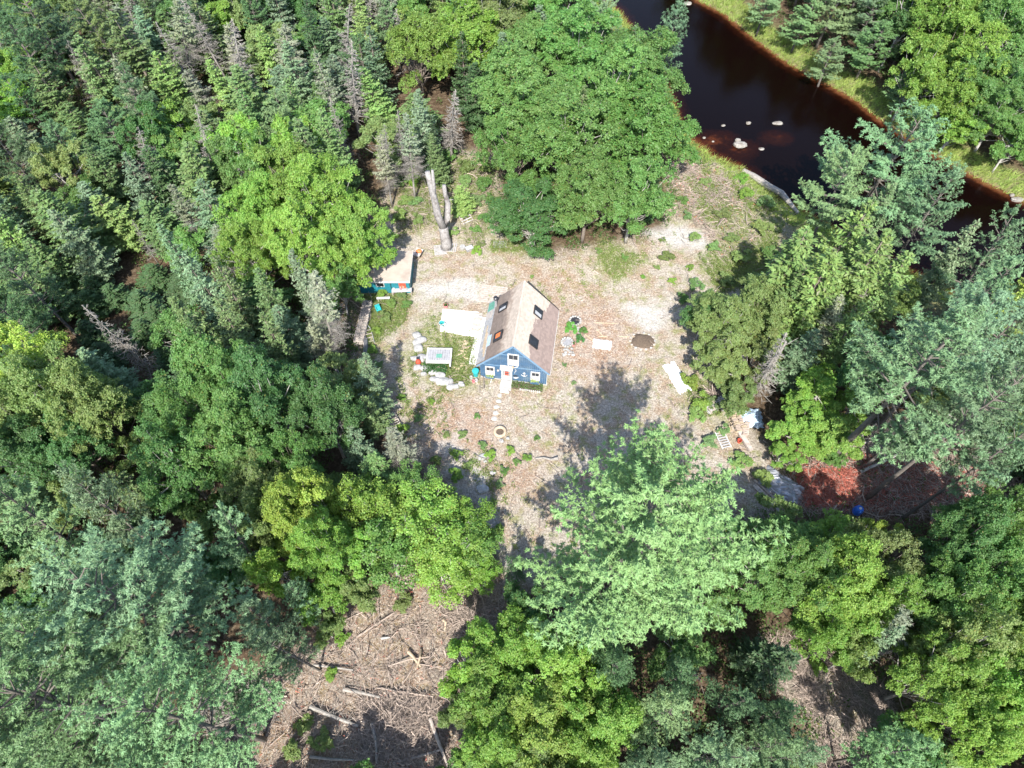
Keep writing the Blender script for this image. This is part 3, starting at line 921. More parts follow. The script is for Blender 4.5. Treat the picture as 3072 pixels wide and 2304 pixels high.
# conifers placed one by one
at_crown('bigpine', 1360, 1195, 275, 25, 'limepine', 'huge pale green white pine in front of the house, at the picture\'s lower middle', hc=.55, which=0, rz=1.0)
at_crown('bigpine', 290, 1310, 205, 23, 'bluepine', 'huge blue-green white pine at lower left with long outreaching boughs', hc=.6, which=1, rz=2.0)
at_crown('bigpine', 150, 1540, 235, 24, 'pine', 'very broad grey-green white pine filling the lower left corner', hc=.6, which=0, rz=4.0)
at_crown('bigpine', 420, 1560, 170, 22, 'pine', 'broad white pine beside the slash clearing, at the lower left', hc=.6, which=1, rz=5.0)
for a in [(240, 1120, 75, 19, 'bluepine'), (60, 1130, 90, 18, 'pine'), (500, 1190, 65, 17, 'bluepine'), (620, 1400, 62, 15, 'bluepine'), (560, 1340, 60, 14, 'bluepine'), (60, 1350, 80, 18, 'pine'), (640, 1290, 45, 12, 'bluepine'),
          (1440, 1560, 75, 15, 'pine'), (1540, 1620, 80, 16, 'bluepine'), (1640, 1610, 65, 15, 'pine'), (1500, 1480, 55, 13, 'dpine'), (1600, 1500, 55, 12, 'dpine'),
          (1700, 1640, 60, 14, 'bluepine'), (1930, 1630, 65, 15, 'pine'), (1400, 1640, 70, 14, 'bluepine'), (1690, 1540, 50, 10, 'dpine'), (1330, 1440, 60, 15, 'dpine'), (1120, 1230, 28, 6, 'dpine'),
          (60, 120, 75, 16, 'dpine'), (80, 40, 80, 17, 'dpine'), (230, 70, 75, 15, 'olive'), (50, 600, 70, 16, 'dpine'), (40, 680, 65, 15, 'dpine'), (20, 330, 60, 15, 'dpine'),
          (1445, 75, 52, 14, 'bluepine'), (1300, 45, 50, 14, 'bluepine'),
          (1735, 45, 52, 8, 'pine'), (1800, 110, 48, 8, 'pine'), (1885, 95, 60, 9, 'pine'), (1660, -5, 45, 9, 'pine'), (1890, 20, 60, 12, 'bluepine'), (1800, 10, 60, 11, 'pine'), (1960, 180, 50, 8, 'pine'),
          (2160, 720, 75, 18, 'bluepine'), (2200, 850, 70, 18, 'bluepine'), (2150, 560, 70, 17, 'bluepine'), (2100, 640, 75, 18, 'bluepine')]:
    at_crown('pine', *a)
at_crown('highpine', 1900, 380, 125, 20, 'bluepine', 'blue-green white pine leaning over the near river bank')
at_crown('highpine', 1800, 430, 75, 17, 'pine')
at_crown('highpine', 1990, 480, 75, 18, 'bluepine')
at_crown('highpine', 1970, 800, 160, 23, 'bluepine', 'tall blue-green white pine above the bare stems right of the yard', hc=.7)
at_crown('highpine', 2080, 900, 120, 22, 'bluepine', hc=.7)
at_crown('highpine', 2070, 740, 110, 21, 'bluepine', hc=.7)
at_crown('highpine', 2170, 960, 80, 21, 'bluepine', hc=.7)
for a in [(1700, 580, 85, 15, 'lspruce'), (1790, 540, 85, 16, 'lspruce'), (1760, 640, 90, 15, 'lspruce'), (1850, 600, 80, 16, 'lspruce'), (1690, 650, 60, 12, 'spruce'), (1880, 480, 60, 15, 'pine'),
          (1920, 620, 65, 15, 'lspruce'), (1830, 700, 50, 13, 'lspruce'), (1800, 700, 45, 11, 'gspruce'), (2180, 620, 45, 14, 'yellow'), (2060, 560, 45, 14, 'bspruce')]:
    at_crown('spruce', *a)
for a in [(690, 680, 55, 14, 'gspruce'), (660, 620, 40, 13, 'bspruce'), (700, 740, 40, 9, 'gspruce'), (580, 640, 50, 13, 'spruce'), (520, 660, 55, 14, 'spruce'), (460, 620, 50, 14, 'bspruce'),
          (600, 740, 50, 12, 'spruce'), (520, 740, 55, 13, 'spruce'), (790, 840, 52, 10, 'bspruce'), (880, 980, 50, 9, 'gspruce'), (400, 560, 45, 14, 'bspruce'), (440, 700, 50, 12, 'spruce'),
          (1900, 1380, 40, 11, 'bspruce'), (1960, 1370, 50, 11, 'gspruce'), (760, 960, 45, 9, 'bspruce'), (800, 880, 40, 8, 'spruce'),
          (910, 250, 40, 13, 'bspruce'), (880, 330, 38, 12, 'gspruce'), (920, 310, 30, 9, 'dspruce'), (1000, 420, 34, 5, 'lspruce'), (950, 330, 30, 9, 'spruce'), (830, 360, 35, 10, 'gspruce')]:
    at_crown('greyspruce' if a[4] == 'gspruce' else 'spruce', *a)
# dead spruces by foot and height
for nx_, ny_, H, R, lab in [(667, 600, 13, 1.5, 'thin dead spruce with a bare white stem, upper left of the bright maples'), (505, 1161, 14, 1.6, 'silvery dead spruce lying over the dark gap at the left'),
                            (1182, 583, 12, 1.5, 'dead spruce with a long white stem just behind the left maple'), (1355, 481, 12, 2.0, 'tall dead spruce standing straight between snag and great maples'),
                            (1214, 532, 11, 1.3, 'slender dead spruce next to the long white stem'), (1280, 560, 9, .8, 'needle-thin dead spruce rising right behind the forked snag'),
                            (1080, 420, 14, 2.4, 'bushy grey dead spruce at the upper middle, widest of them'), (1040, 300, 14, 2.2, 'bushy grey dead spruce behind the widest dead one'),
                            (1060, 520, 11, 1.6, 'pale dead spruce behind the bright left maples'), (760, 330, 13, 2.4, 'whitish pink dead spruce in the upper left wood'),
                            (690, 260, 13, 2.2, 'pinkish dead spruce deep in the upper left wood'), (480, 800, 8, 1.0, 'short crooked dead spruce at the edge of the dark gap'),
                            (2247, 1198, 12, 1.6, 'dead spruce leaning right above the woodpiles'), (2502, 1073, 10, 1.4, 'dead spruce standing in the dark hollow right of the yard'),
                            (1010, 160, 12, 1.5, 'dark-stemmed dead spruce near the top edge'), (1560, 120, 12, 1.4, 'dead spruce poking out behind the great maples')]:
    p = N(nx_, ny_)
    plant('dead', p[:2], R, H, 'grey', lab)

# the rest of the wood
keepw = KEEP


def clear_ok(x, y, R, H):
    pts = np.array([[x, y, H * .95], [x, y, H * .6], [x, y, H * .3], [x - R * .7, y, H * .5], [x + R * .7, y, H * .5], [x, y + R * .5, H * .6]])
    q = proj(pts)
    for k in keepw:
        if inpoly(q, k).any(): return False
    return True


cand = []
rr = np.random.default_rng(11)
for i in range(9000):
    x = rr.uniform(-98, 98); y = rr.uniform(-44, 104)
    s = proj([[x, y, 0]])[0]
    if s[0] < -240 or s[0] > 2450 or s[1] < -150 or s[1] > 1950: continue
    cand.append((x, y, s[0], s[1]))
dyard = sdist(np.array(cand)[:, :2], wYARD); driv = sdist(np.array(cand)[:, :2], RIVER)
nfill = 0
for (x, y, sx, sy), dy_, dv_ in zip(cand, dyard, driv):
    if dv_ < 6.5 or dy_ < 1.0: continue
    upleft = sx < 1000 and sy < 760
    u = rr.uniform()
    if upleft:
        if u < .50: kind, col, R, H = 'spruce', rr.choice(['spruce', 'dspruce', 'spruce', 'spruce', 'lspruce', 'lspruce', 'bspruce', 'bspruce']), rr.uniform(2.4, 4.4), rr.uniform(7, 13.5)
        elif u < .585: kind, col, R, H = 'greyspruce', 'gspruce', rr.uniform(2.3, 3.4), rr.uniform(9, 13)
        elif u < .63: kind, col, R, H = 'dead', 'grey', rr.uniform(1.6, 2.8), rr.uniform(9, 14)
        elif u < .74: kind, col, R, H = 'pine', rr.choice(['dpine', 'pine']), rr.uniform(3.0, 4.0), rr.uniform(10, 13)
        else: kind, col, R, H = 'small', rr.choice(['olive', 'maple', 'bright', 'dark']), rr.uniform(2.5, 4.4), rr.uniform(7, 11)
    elif sy < 120 and sx > 1000:
        kind, col, R, H = ('pine' if u < .4 else 'broad'), ('bluepine' if u < .4 else 'maple'), rr.uniform(3.6, 5), rr.uniform(12, 16)
    elif sy > 1000:
        if u < .25: kind, col, R, H = 'spruce', rr.choice(['dspruce', 'spruce']), rr.uniform(2.0, 2.8), rr.uniform(6, 10)
        else: kind, col, R, H = 'small', rr.choice(['dark', 'maple', 'olive']), rr.uniform(2.2, 3.2), rr.uniform(5, 8)
    else:
        if u < .45: kind, col, R, H = 'spruce', rr.choice(['spruce', 'dspruce', 'bspruce']), rr.uniform(2.2, 3.2), rr.uniform(8, 13)
        else: kind, col, R, H = 'small', rr.choice(['dark', 'olive', 'maple']), rr.uniform(2.4, 3.4), rr.uniform(6, 9)
    if dy_ < 4 and H > 9: continue
    if inpoly(proj([[x, y, H * .7], [x, y, H * .4]]), DARKGAP).any():
        if rr.uniform() < .45: continue
        kind, col, R, H = 'spruce', 'dspruce', rr.uniform(1.5, 2.4), rr.uniform(3.0, 5.0)
    ok = True
    for (tx, ty, tR, tH, tk) in trees:
        f = .54 if kind in ('spruce', 'greyspruce', 'dead') and tk in ('spruce', 'greyspruce', 'dead') else .56
        if (tx - x) ** 2 + (ty - y) ** 2 < (f * (tR + R)) ** 2: ok = False; break
    if not ok or not clear_ok(x, y, R, H): continue
    plant(str(kind), (x, y), R, H, str(col))
    nfill += 1
print('trees', len(trees), 'fill', nfill)


# ------------------------------------------------------------------ the blue house
HX, HY, HYAW, HW, HL, HE, HR = -3.33, .87, -.147, 7.0, 8.05, 2.78, 6.55
house = empty('blue_house', (HX, HY, 0), HYAW, 'blue gabled house with rosy and tan shingle roof, white windows and four skylights', 'house')
HM = Matrix.Translation((HX, HY, 0)) @ Matrix.Rotation(HYAW, 4, 'Z')
HI = HM.inverted()


def roofz(x):
    return HR - abs(x - HW / 2) * (HR - HE) / (HW / 2)


def hpick(nx_, ny_, side):       # spot on a roof slope, house axes
    a = HI @ Vector(CAM); b_ = HI @ Vector(N(nx_, ny_)); d = b_ - a
    k = (HR - HE) / (HW / 2) * (1 if side < 0 else -1)
    # z = HR + k*(x-HW/2)
    t = (HR + k * (a.x - HW / 2) - a.z) / (d.z - k * d.x)
    return a + d * t


mb = MB()
mb.prism([(.06, 0), (HW - .03, 0), (HW - .03, HE - .05), (HW / 2, HR - .12), (.06, HE - .05)], .06, HL)
wall = mb.build('wall', M['white'], house)
bw_ = HW / 35
for i in range(35):
    x0 = i * bw_ + .006; x1 = (i + 1) * bw_ - .006
    pts = [(x0, .18), (x1, .18), (x1, roofz(x1) - .04)] + ([(HW / 2, HR - .04)] if x0 < HW / 2 < x1 else []) + [(x0, roofz(x0) - .04)]
    yy = .0 + random.uniform(-.006, .006)
    MB().prism(pts, yy, .058).build('plank', M['blue'], wall)
MB().box(.0, HW, -.02, .05, 0, .17).build('foundation', M['concrete'], house)
t_ = MB()
t_.box(.02, HW - .02, -.035, -.009, 2.56, 2.64); t_.box(1.8, 5.2, -.035, -.009, 4.62, 4.69)
t_.build('trim', M['bluetrim'], house)
MB().box(HW + .0, HW + .05, -.03, .09, 0, HE - .1).build('corner_board', M['white'], house)


def roof_side(side, mat, name):
    ov = .26
    run = HW / 2 + (.30 if side > 0 else .34)
    ang = math.atan2(HR - HE, HW / 2)
    L = run / math.cos(ang)
    R = Matrix.Translation((HW / 2, 0, HR + .02)) @ Matrix.Rotation(ang * side, 4, 'Y')
    sl = MB(); x0, x1 = (0, L) if side > 0 else (-L, 0)
    sl.box(x0, x1, -ov, HL + ov, -.10, .0, R)
    rf = sl.build('roof', M['tanroof'], house)
    sh = MB(); nr = 24; rw = L / nr
    for i in range(nr):
        y = -ov
        while y < HL + ov - .02:
            w = random.uniform(.18, .34); y1 = min(y + w, HL + ov)
            tl = random.uniform(0, .008)
            a0, a1 = i * rw, (i + 1) * rw + .02
            xa, xb = (a0, a1) if side > 0 else (-a1, -a0)
            za, zb = (.004, .022 + tl) if side > 0 else (.022 + tl, .004)
            v = np.array([[xa, y, .001], [xb, y, .001], [xb, y1 - .006, .001], [xa, y1 - .006, .001], [xa, y, za], [xb, y, zb], [xb, y1 - .006, zb], [xa, y1 - .006, za]])
            v = v @ np.array(R)[:3, :3].T + np.array(R)[:3, 3]
            sh.add(v, [[0, 3, 2, 1], [4, 5, 6, 7], [0, 1, 5, 4], [1, 2, 6, 5], [2, 3, 7, 6], [3, 0, 4, 7]])
            y = y1
    o = sh.build('shingle', mat, rf); o['kind'] = 'stuff'
    # rake and eave boards
    rk = MB(); rk.box(x0, x1, -ov - .04, -ov - .004, -.16, .03, R); rk.build('rake_board', M['bluetrim'], rf)
    xe = (L, L + .13) if side > 0 else (-L - .08, -L)
    rk = MB(); rk.box(xe[0], xe[1], -ov, HL + ov, -.16, -.02, R); rk.build('gutter', M['white'], rf)
    return rf, R, L


rR, RR, LR = roof_side(1, M['shingleR'], 'r')
rL, RL, LL = roof_side(-1, M['shingleL'], 'l')
MB().box(HW / 2 - .10, HW / 2 + .10, -.27, HL + .27, HR + .0, HR + .05).build('ridge_cap', M['tanroof'], house)


def skylight(nx_, ny_, side, w=1.0, l=1.15, pane='glass', half=False):
    p = hpick(nx_, ny_, side)
    R_ = RR if side > 0 else RL
    q = R_.inverted() @ p
    f = MB()
    x0, x1, y0, y1 = q.x - l / 2, q.x + l / 2, p.y - w / 2, p.y + w / 2
    for a in ((x0 - .07, x0, y0 - .07, y1 + .07), (x1, x1 + .07, y0 - .07, y1 + .07), (x0, x1, y0 - .07, y0), (x0, x1, y1, y1 + .07)):
        f.box(*a, .03, .16, R_)
    o = f.build('skylight', M['darkmetal'], rR if side > 0 else rL)
    MB().box(x0, x1, y0, y1, .05, .12, R_).build('pane', M[pane], house)
    if half:
        MB().box(x0 + .1, x1 - .1, y0 + .05, y0 + w * .45, .121, .14, R_).build('blind', M['blind'], house)


skylight(1598.7, 1026.4, 1)
skylight(1612.6, 938, 1, half=True)
skylight(1511.5, 923, -1, w=.8, half=True)
skylight(1496.6, 1009.8, -1, pane='glass')
p = hpick(1497.5, 1007, -1); q = RL.inverted() @ p
MB().box(q.x - .38, q.x + .3, p.y - .3, p.y + .26, .122, .14, RL).build('amber_curtain', M['orange'], house)
# grey patched strip along the left eave, loose boards, green sheet, stove pipe
MB().box(-LL + .02, -LL + 1.35, -.1, HL + .2, .045, .07, RL).build('roofing_strip', M['greyroof'], house)
MB().box(-LL + .15, -LL + 1.15, HL - 1.25, HL - .1, .075, .11, RL).build('corrugated_sheet', M['green'], house)
for k_, (a0, a1, x0) in enumerate([(.9, 3.6, -LL + .85), (1.6, 4.6, -LL + .65), (.4, 2.4, -LL + 1.0)]):
    MB().box(x0, x0 + .16, a0, a1, .075, .13, RL).build('loose_board', M['wood'], house)
MB().box(-LL + 1.2, -LL + 1.75, 1.6, 3.0, .05, .08, RL).build('flashing', M['bluetarp'], house)
for k_ in range(5):
    MB().box(-LL + .2 + .2 * k_, -LL + .27 + .2 * k_, HL - 2.4, HL - 1.4, .075, .10, RL).build('batten', M['oldwood'], house)
pp = hpick(1488, 919, -1)
sp_ = MB(); sp_.lathe([(.13, 0), (.13, 1.5)], 12, (pp.x, pp.y, pp.z - .3)); pipe = sp_.build('stove_pipe', M['metal'], house)
MB().lathe([(.12, 0), (.26, .02), (.26, .22), (.17, .30), (.17, .36)], 14, (pp.x, pp.y, pp.z + 1.201)).build('pipe_cap', M['darkmetal'], house)


def window(x0, x1, z0, z1, box_=True, cross=True, blind='blind'):
    f = MB(); b_ = .13
    for a in ((x0, x0 + b_, z0, z1), (x1 - b_, x1, z0, z1), (x0 + b_, x1 - b_, z0, z0 + b_), (x0 + b_, x1 - b_, z1 - b_, z1)):
        f.box(a[0], a[1], -.075, -.01, a[2], a[3])
    w = f.build('window', M['white'], house)
    MB().box(x0 + b_, x1 - b_, -.035, -.012, z0 + b_, z1 - b_).build('pane', M['glass'], w)
    zm = (z0 + z1) / 2
    s = MB(); s.box(x0 + b_, x1 - b_, -.055, -.037, zm - .04, zm + .04); s.box((x0 + x1) / 2 - .015, (x0 + x1) / 2 + .015, -.05, -.038, zm + .041, z1 - b_)
    s.build('sash', M['white'], w)
    MB().box(x0 + b_ + .02, x1 - b_ - .02, -.0365, -.0355, z0 + b_ + .02, zm - .05).build('blind', M[blind], w)
    if box_:
        fb = MB().box(x0, x1 - .05, -.32, -.04, z0 - .32, z0 - .06).build('flower_box', M['blue'], w)
        c = MB()
        k = 90; cc = np.column_stack([rng.uniform(x0 + .05, x1 - .1, k), rng.uniform(-.36, -.06, k), z0 - .06 + rng.uniform(0, .22, k)])
        c.rhomb(cc, unit(rng.normal(size=(k, 3)) + [0, -.5, 1]), rng.normal(size=(k, 3)), .14, .09)
        o = c.build('flowers', M['leaf'], w); o.color = (.30, .38, .16, 1)


window(.57, 1.55, .72, 2.25)
window(5.32, 6.30, .72, 2.25)
window(2.92, 4.08, 3.02, 4.92, box_=False)
d_ = MB()
for a in ((2.26, 2.42, .18, 2.15), (3.22, 3.38, .18, 2.15), (2.42, 3.22, 2.0, 2.15)): d_.box(a[0], a[1], -.08, -.01, a[2], a[3])
dr = d_.build('door', M['white'], house)
MB().box(2.42, 3.22, -.045, -.012, .18, 2.0).build('door_leaf', M['white'], dr)
MB().box(2.60, 3.04, -.060, -.047, 1.0, 1.8).build('pane', M['glass'], dr)
MB().box(2.62, 3.02, -.063, -.0605, 1.05, 1.35).build('curtain', M['red'], dr)
MB().box(2.62, 3.02, -.063, -.0605, 1.5, 1.72).build('curtain', M['red'], dr)
MB().box(2.47, 2.53, -.061, -.047, .9, 1.8).build('side_light', M['glass'], dr)
MB().box(3.11, 3.17, -.061, -.047, .9, 1.8).build('side_light', M['glass'], dr)
Rh = Matrix.Translation((0, -.01, 2.78)) @ Matrix.Rotation(.75, 4, 'X')
hd = MB().box(2.15, 3.5, -.55, 0, -.03, .0, Rh).build('door_hood', M['metal'], house)
for k in range(6): MB().box(2.17 + .22 * k, 2.35 + .22 * k, -.56, -.01, .001, .02, Rh).build('slat', M['greyroof'], hd)


def flat(pts, y0, y1, name, mat):
    MB().prism(pts, y0, y1).build(name, M[mat], house)


# wall ornaments: anchor, seahorse, fish, lantern, gull pair under the upper window
an = MB(); ax_, az_ = 4.65, 1.55
an.box(ax_ - .035, ax_ + .035, -.06, -.025, az_ - .3, az_ + .3); an.box(ax_ - .16, ax_ + .16, -.055, -.02, az_ + .13, az_ + .19)
tt = np.linspace(math.pi * 1.08, math.pi * 1.92, 9); an.tube(np.column_stack([ax_ + .3 * np.cos(tt), np.full(9, -.045), az_ + .02 + .3 * np.sin(tt)]), .04, 5)
tt = np.linspace(0, 6.28, 9); an.tube(np.column_stack([ax_ + .07 * np.cos(tt), np.full(9, -.045), az_ + .36 + .07 * np.sin(tt)]), .02, 4)
an.build('anchor_ornament', M['white'], house)
sh_ = MB(); tt = np.linspace(0, 1, 9); sh_.tube(np.column_stack([3.72 + .09 * np.sin(tt * 6), np.full(9, -.05), 2.3 - .75 * tt]), np.linspace(.05, .015, 9), 5); sh_.build('seahorse_ornament', M['white'], house)
fi = MB(); fi.prism([(3.5, .72), (3.75, .60), (3.98, .74), (4.08, .95), (3.9, .88), (3.72, .86)], -.06, -.02); fi.build('fish_ornament', M['white'], house)
fi = MB(); fi.prism([(3.45, 1.08), (3.6, 1.0), (3.92, 1.05), (4.02, 1.18), (3.8, 1.2), (3.6, 1.18)], -.06, -.02); fi.build('fish_ornament', M['darkmetal'], house)
st = MB(); st.lathe([(.02, -.16), (.12, -.05), (.12, .05), (.02, .16)], 6, (1.92, -.12, 1.85)); st.build('wall_lantern', M['white'], house)
gl = MB(); gl.prism([(2.95, 2.92), (3.25, 2.72), (3.45, 2.6), (3.3, 2.55), (3.05, 2.68)], -.07, -.02); gl.prism([(4.02, 2.92), (3.72, 2.74), (3.52, 2.6), (3.68, 2.55), (3.9, 2.68)], -.07, -.02)
gl.build('gull_ornament', M['white'], house)
MB().rock((3.48, -.12, 2.75), .14, .1, .18, 3, 1).build('hanging_basket', M['wood'], house)
dp = MB(); dp.tube([(1.2, -.12, .9), (1.22, -.14, .5), (1.18, -.35, .12), (1.16, -.6, .04)], .045, 6); dp.build('downspout', M['white'], house)
for a in ((.02, .6), (2.6, 3.3), (5.0, 5.5)):
    MB().box(HW - .001, HW + .03, a[0] + .5, a[1] + 1.1, .9, 1.9).build('side_panel', M['blind'], house)


def hp(x, y, z=0):
    return HM @ Vector((x, y, z))


# front stoop, pavers, beds
o = empty('front_stoop', hp(2.82, -.75), HYAW, 'white painted plank stoop below the house door', 'stoop')
for k in range(6):
    MB().box(-.62 + k * .21, -.43 + k * .21, -.50, .40, .20, .24 + .006 * (k % 2)).build('plank', M['concrete'], o)
MB().box(-.6, .6, -.50, .60, 0, .218).build('base', M['blind'], o)
MB().box(-.45, .45, -.86, -.565, 0, .11).build('step', M['white'], o)
for k in range(5):
    p = hp(2.35 - .02 * k + random.uniform(-.06, .06), -1.95 - .72 * k)
    r = MB().rock((0, 0, .0), random.uniform(.25, .38), random.uniform(.2, .28), .06, 20 + k, 2).build('stepping_stone', M['concrete'])
    r.location = p
    tag(r, ['pale paver right against the white front stoop', 'second pale paver out from the white stoop', 'middle pale paver of the front path', 'fourth pale paver of the front path', 'outermost pale paver of the front path, towards the ring planter'][k], 'stone', 'pavers of the front path')
bed = empty('flower_bed', hp(5.1, -.55), HYAW, 'narrow plant bed with white picket edging under the right front window', 'flower bed')
MB().box(-1.7, 1.6, -.4, .4, 0, .12).build('soil', M['dirt'], bed)
for k in range(11):
    MB().box(-.75 + k * .2, -.65 + k * .2, -.52, -.49, 0, .38).build('picket', M['white'], bed)
MB().box(-.8, 1.45, -.485, -.46, .12, .17).build('rail', M['white'], bed)
k = 500; cc = np.column_stack([rng.uniform(-1.7, 1.6, k), rng.uniform(-.42, .4, k), .12 + rng.uniform(0, .4, k)])
mb = MB(); mb.rhomb(cc, unit(rng.normal(size=(k, 3)) + [0, 0, 1]), rng.normal(size=(k, 3)), .16, .09); f = mb.build('foliage', M['leaf'], bed); f.color = (.10, .16, .05, 1)

# bin, buckets and pots at the left front corner
o = empty('trash_bin', hp(-.55, .15), HYAW, 'bright cyan plastic bin with lid at the left house corner', 'bin')
MB().lathe([(.26, 0), (.33, .85)], 16).build('body', M['cyan'], o)
MB().lathe([(.37, .852), (.36, .92), (.10, .97)], 16).build('lid', M['cyan'], o)
for k, (dx, dy, mt, lb) in enumerate([(-.95, -.35, 'white', 'white bucket nearest the lawn beside the cyan bin'), (-.35, -.62, 'white', 'white bucket right below the cyan bin'), (-.62, -.75, 'pink', 'pink pail between two white buckets by the cyan bin')]):
    o = empty('bucket', hp(dx, dy), 0, lb, 'bucket', 'buckets at the house corner')
    mb = MB(); mb.lathe([(.14, 0), (.18, .36), (.16, .36), (.13, .03)], 12); mb.build('body', M[mt], o)
    tt = np.linspace(0, math.pi, 7); mb = MB(); mb.tube(np.column_stack([.18 * np.cos(tt), np.zeros(7), .34 + .16 * np.sin(tt)]), .012, 4); mb.build('handle', M['darkmetal'], o)


def quad_slab(name, pts_n, z0, z1, mat, label=None, cat=None, group=None, kind=None):
    pts = [N(a, b_, z1) for a, b_ in pts_n]
    c = np.mean(pts, 0)
    mb = MB(); mb.slab([(p[0] - c[0], p[1] - c[1]) for p in pts][::-1], z0, z1)
    o = mb.build(name, M[mat]); o.location = (c[0], c[1], 0)
    return tag(o, label, cat, group, kind)


# bright patio pad, walkway boards and steps along the left wall
quad_slab('patio', [(1328, 927), (1437, 936), (1426, 1010), (1320, 992)], -.02, .12, 'tarp', kind='structure')
ww = empty('boardwalk', hp(-1.15, 4.4), HYAW, 'white boardwalk of cross planks between patio and left house wall', 'boardwalk')
for k in range(22):
    MB().box(-.42, .38, -3.0 + k * .30, -2.73 + k * .30, .10, .15 + random.uniform(0, .012)).build('plank', M['white'], ww)
MB().box(-.36, -.28, -3, 3.6, 0, .099).build('joist', M['oldwood'], ww); MB().box(.24, .32, -3, 3.6, 0, .099).build('joist', M['oldwood'], ww)
st_ = empty('side_steps', N(1433, 972), HYAW, 'grey slatted wooden steps leading from the patio to the boardwalk', 'steps')
for k in range(8):
    MB().box(-.55, .35, -1.5 + k * .38, -1.22 + k * .38, .16 + .03 * (k % 3), .22 + .03 * (k % 3)).build('slat', M['oldwood'] if k % 2 else M['blind'], st_)
MB().box(-.5, -.4, -1.5, 1.44, .0, .158).build('runner', M['oldwood'], st_); MB().box(.2, .3, -1.5, 1.44, .0, .158).build('runner', M['oldwood'], st_)
dk = empty('low_deck', N(1478, 886), HYAW, 'low deck of weathered slats behind the left rear corner of the house', 'deck')
for k in range(9):
    MB().box(-1.5, 1.6, -1.3 + k * .3, -1.06 + k * .3, .12, .17 + random.uniform(0, .01)).build('slat', M['oldwood'], dk)
for x in (-1.3, 1.3): MB().box(x, x + .1, -1.3, 1.35, 0, .119).build('joist', M['oldwood'], dk)
bs = empty('laundry_basket', N(1326, 974, .12), 0, 'teal basket on the left edge of the white patio', 'basket')
MB().lathe([(.24, 0), (.32, .34), (.29, .34), (.22, .04)], 14).build('body', M['cyan'], bs)
tt = np.linspace(0, 6.28, 15); mb = MB(); mb.tube(np.column_stack([.33 * np.cos(tt), .33 * np.sin(tt), np.full(15, .34)]), .03, 5); mb.build('rim', M['white'], bs)
hr_ = MB(); tt = np.linspace(0, 6.28 * 4, 50); hr_.tube(np.column_stack([.30 * np.cos(tt), .30 * np.sin(tt), .03 + .02 * tt / 6.28]), .03, 5)
o = hr_.build('garden_hose', M['darkmetal']); o.location = N(1332, 974, .13); tag(o, 'grey coiled hose right beside the teal basket', 'hose')


def pot(nx_, ny_, mt, label, r=.28, plant_=True):
    o = empty('flower_pot', N(nx_, ny_), 0, label, 'flower pot')
    MB().lathe([(r * .75, 0), (r, r * 1.4), (r * .88, r * 1.4), (r * .8, r * 1.2)], 14).build('pot', M[mt], o)
    MB().lathe([(r * .8, r * 1.1), (r * .8, r * 1.2)], 14).build('soil', M['dirt'], o)
    if plant_:
        k = 60; mb = MB(); cc = np.column_stack([rng.normal(size=k) * r * .5, rng.normal(size=k) * r * .5, r * 1.3 + rng.uniform(0, r, k)])
        mb.rhomb(cc, unit(rng.normal(size=(k, 3)) + [0, 0, 1]), rng.normal(size=(k, 3)), .14, .08); f = mb.build('foliage', M['leaf'], o); f.color = (.09, .16, .05, 1)


pot(1337.6, 921, 'pink', 'pinkish pot at the far left corner of the white patio')
pot(1720, 1035, 'pink', 'small pot of greens near the white-topped barrel planter', .22)

# ------------------------------------------------------------------ teal shed
SZ = 2.3
a_, b2, c2, d2 = N(1075, 843, SZ), N(1228, 846, SZ), N(1229, 752, SZ), N(1130, 752, SZ)
sx0, sx1 = a_[0] - .4, b2[0]; sy0, sy1 = (a_[1] + b2[1]) / 2, c2[1]
shed = empty('teal_shed', (sx0, sy0, 0), 0, 'teal board shed with a flat tan roof half under the bright maples', 'shed')
w_, l_ = sx1 - sx0, sy1 - sy0
sw = MB().box(.25, w_ - .2, .3, l_ - .2, 0, SZ - .2).build('wall', M['teal'], shed)
k = 0; x = .25
while x < w_ - .25:
    MB().box(x + .004, x + .215, .262 + random.uniform(0, .008), .297, .05, SZ - .21).build('plank', M['teal'], sw); x += .222
y = .32
while y < l_ - .4:
    MB().box(w_ - .197, w_ - .165 + random.uniform(0, .008), y + .004, y + .29, .05, SZ - .21).build('plank', M['teal'], sw); y += .3
rf = MB().box(0, w_, 0, l_, SZ - .19, SZ - .02).build('roof', M['tanroof'], shed)
for k in range(5):
    yy = l_ / 5 * k
    MB().box(.02, w_ - .02, yy + .012, yy + l_ / 5 - .012, SZ - .018, SZ - .004).build('roofing_sheet', M['tanroof'], rf)
MB().box(-.03, w_ + .03, -.04, -.004, SZ - .22, SZ + .03).build('fascia', M['white'], shed)
MB().box(w_ + .004, w_ + .04, 0, l_, SZ - .22, SZ + .03).build('fascia', M['white'], shed)


def shwin(x0, x1, z0, z1, mt):
    f = MB()
    for a in ((x0, x0 + .08, z0, z1), (x1 - .08, x1, z0, z1), (x0 + .08, x1 - .08, z0, z0 + .08), (x0 + .08, x1 - .08, z1 - .08, z1)): f.box(a[0], a[1], .20, .258, a[2], a[3])
    w = f.build('window', M['white'], shed)
    MB().box(x0 + .08, x1 - .08, .225, .25, z0 + .08, z1 - .08).build('pane', M[mt], w)


shwin(w_ - 3.95, w_ - 3.0, 1.15, 1.95, 'glass')
f = MB()
dx = w_ - 1.35
dd_ = MB().box(dx, dx + .8, .21, .258, .9, 2.05).build('hatch', M['red'], shed)
for k in range(5): MB().box(dx + .1 + .12 * k, dx + .17 + .12 * k, .17, .208, 1.0 + .07 * (k % 2), 1.22 + .1 * (k % 3)).build('ornament', M[['white', 'orange', 'wood'][k % 3]], dd_)
MB().box(w_ - 2.3, w_ - 2.24, .20, .258, .1, 1.95).build('post', M['darkmetal'], shed)
